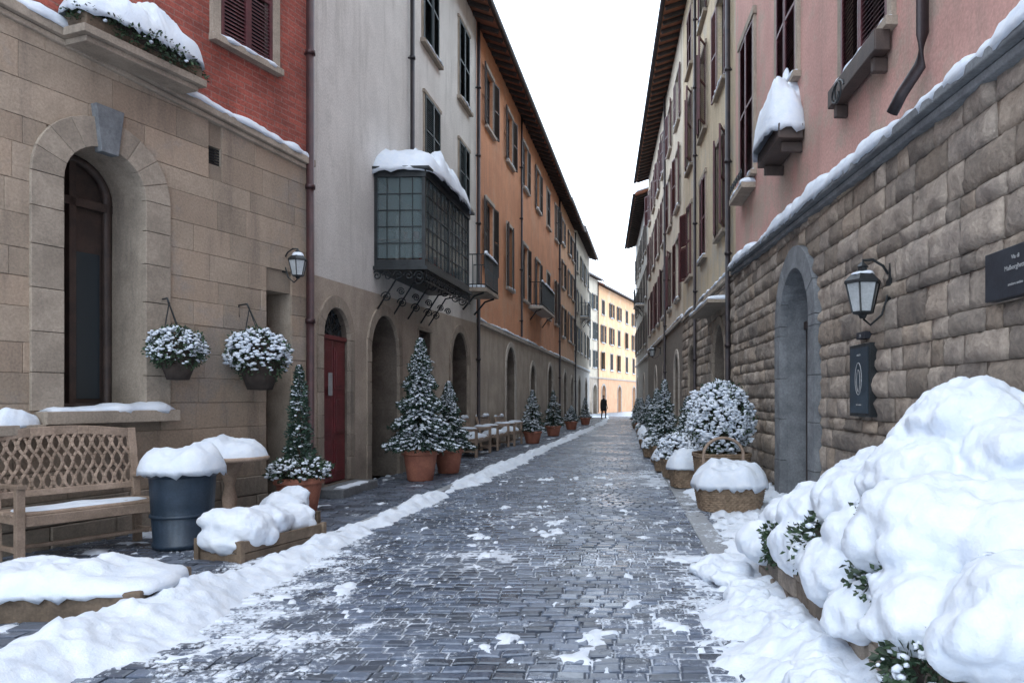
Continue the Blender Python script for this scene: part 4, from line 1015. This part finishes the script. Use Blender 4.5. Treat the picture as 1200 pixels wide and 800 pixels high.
snow_mass('snow_at_foot',[(1.05,3.5,.03,.22,.6,.15),(1.08,4.4,.03,.16,.5,.13),(1.0,5.3,.02,.2,.6,.1),(1.0,6.2,.03,.36,.4,.11),(1.15,2.7,.06,.3,.4,.22),(1.5,6.6,.05,.45,.36,.13)],e,.022,.06,.16,extra=7)

# ================= PERSON
def person(loc,rz):
    e=empty('pedestrian',loc,rz)
    V=[(0,0,.93),(0,0,1.13),(0,0,1.35),(0,0,1.48),(0,.01,1.55)];Rd=[.14,.13,.155,.06,.07]; Ed=[(0,1),(1,2),(2,3),(3,4)]
    def ch(root,pts,rs):
        p=root
        for q,r in zip(pts,rs): V.append(q);Rd.append(r);Ed.append((p,len(V)-1)); p=len(V)-1
        return p
    for s in (-1,1):
        w=ch(2,[(s*.17,0,1.38),(s*.22,.04*s,1.12),(s*.22,-.06-.08*s,.9)],[.07,.052,.036])
        palm=ch(w,[(s*.22,-.08-.08*s,.83)],[.032])
        for k in range(5): ch(palm,[(s*.22+(k-2)*.014,-.09-.08*s,.79-(.01 if k in(0,4) else .02)),(s*.22+(k-2)*.015,-.085-.08*s,.765-.01*(k==2))],[.009,.008])
        ch(0,[(s*.09,0,.86),(s*.1,-.06-.14*s,.48),(s*.1,.06-.22*s,.09),(s*.1,-.1-.22*s,.04)],[.1,.07,.05,.035])
    me=bpy.data.meshes.new('body'); me.from_pydata(V,Ed,[]); o=bpy.data.objects.new('body',me); link(o,e)
    o.modifiers.new('s','SKIN'); sv=me.skin_vertices[0].data
    for i,r in enumerate(Rd): sv[i].radius=(r,r*.85)
    sv[0].use_root=True; sb=o.modifiers.new('u','SUBSURF'); sb.levels=1;sb.render_levels=1; me.materials.append(COAT)
    mb=MB(); vs,fs=ico(3); hv=[]
    for v in vs:
        x,y,z=v.x*.078,v.y*.095,v.z*.12
        if v.y<-.6 and abs(v.x)<.25 and -.25<v.z<.15: y-=.02
        hv.append((x,y,z+1.63))
    mb.add(hv,fs,0,True)
    for s in (-1,1): blob(mb,(s*.08,0,1.62),.02,0,1.5); blob(mb,(s*.03,-.085,1.645),.009,1,1)
    mb.box(-.025,.025,-.094,-.085,1.565,1.573,1)
    mb.add([(v.x*.088,.012+v.y*.1,1.65+v.z*.115) for v in vs],[f for f in fs if all(vs[i].z>.1 or vs[i].y>.3 for i in f)],1,True)
    mb.obj('head',[SKIN,COAT],e)
    mb=MB(); mb.lathe([(.06,1.5),(.17,1.42),(.19,1.3),(.17,1.1),(.2,.85),(.24,.62),(.22,.62)],24); mb.obj('coat',COAT,e)
person((-.9,52.5,.0),.3)

# ================= CAMERA / LIGHT
cam=bpy.data.cameras.new('camera'); co=bpy.data.objects.new('camera',cam); link(co); co.location=(0,0,1.5); co.rotation_euler=(math.pi/2,0,0)
cam.lens=25.5; cam.sensor_width=36; cam.shift_x=-122/1200; cam.shift_y=67/1200; cam.clip_end=2000; cam.clip_start=.05
bpy.context.scene.camera=co
sc=bpy.context.scene; sc.view_settings.view_transform='Standard'; sc.view_settings.look='None'; sc.view_settings.exposure=0
w=bpy.data.worlds.new('World'); sc.world=w; w.use_nodes=True; nt=w.node_tree; bg=nt.nodes['Background']
sky=nt.nodes.new('ShaderNodeTexSky'); sky.sky_type='NISHITA'; sky.sun_disc=False; sky.sun_elevation=math.radians(55); sky.sun_rotation=math.radians(190); sky.dust_density=3; sky.air_density=1.2
c=mixc(nt,.93,sky.outputs[0],(18.6,21.3,24.6)); nt.links.new(c,bg.inputs[0]); bg.inputs[1].default_value=.135
su=bpy.data.lights.new('sun','SUN'); su.energy=.6; su.angle=math.radians(25); su.color=(1,.98,.95); so=bpy.data.objects.new('sun',su); link(so)
so.rotation_euler=(math.radians(35),0,math.radians(-10))
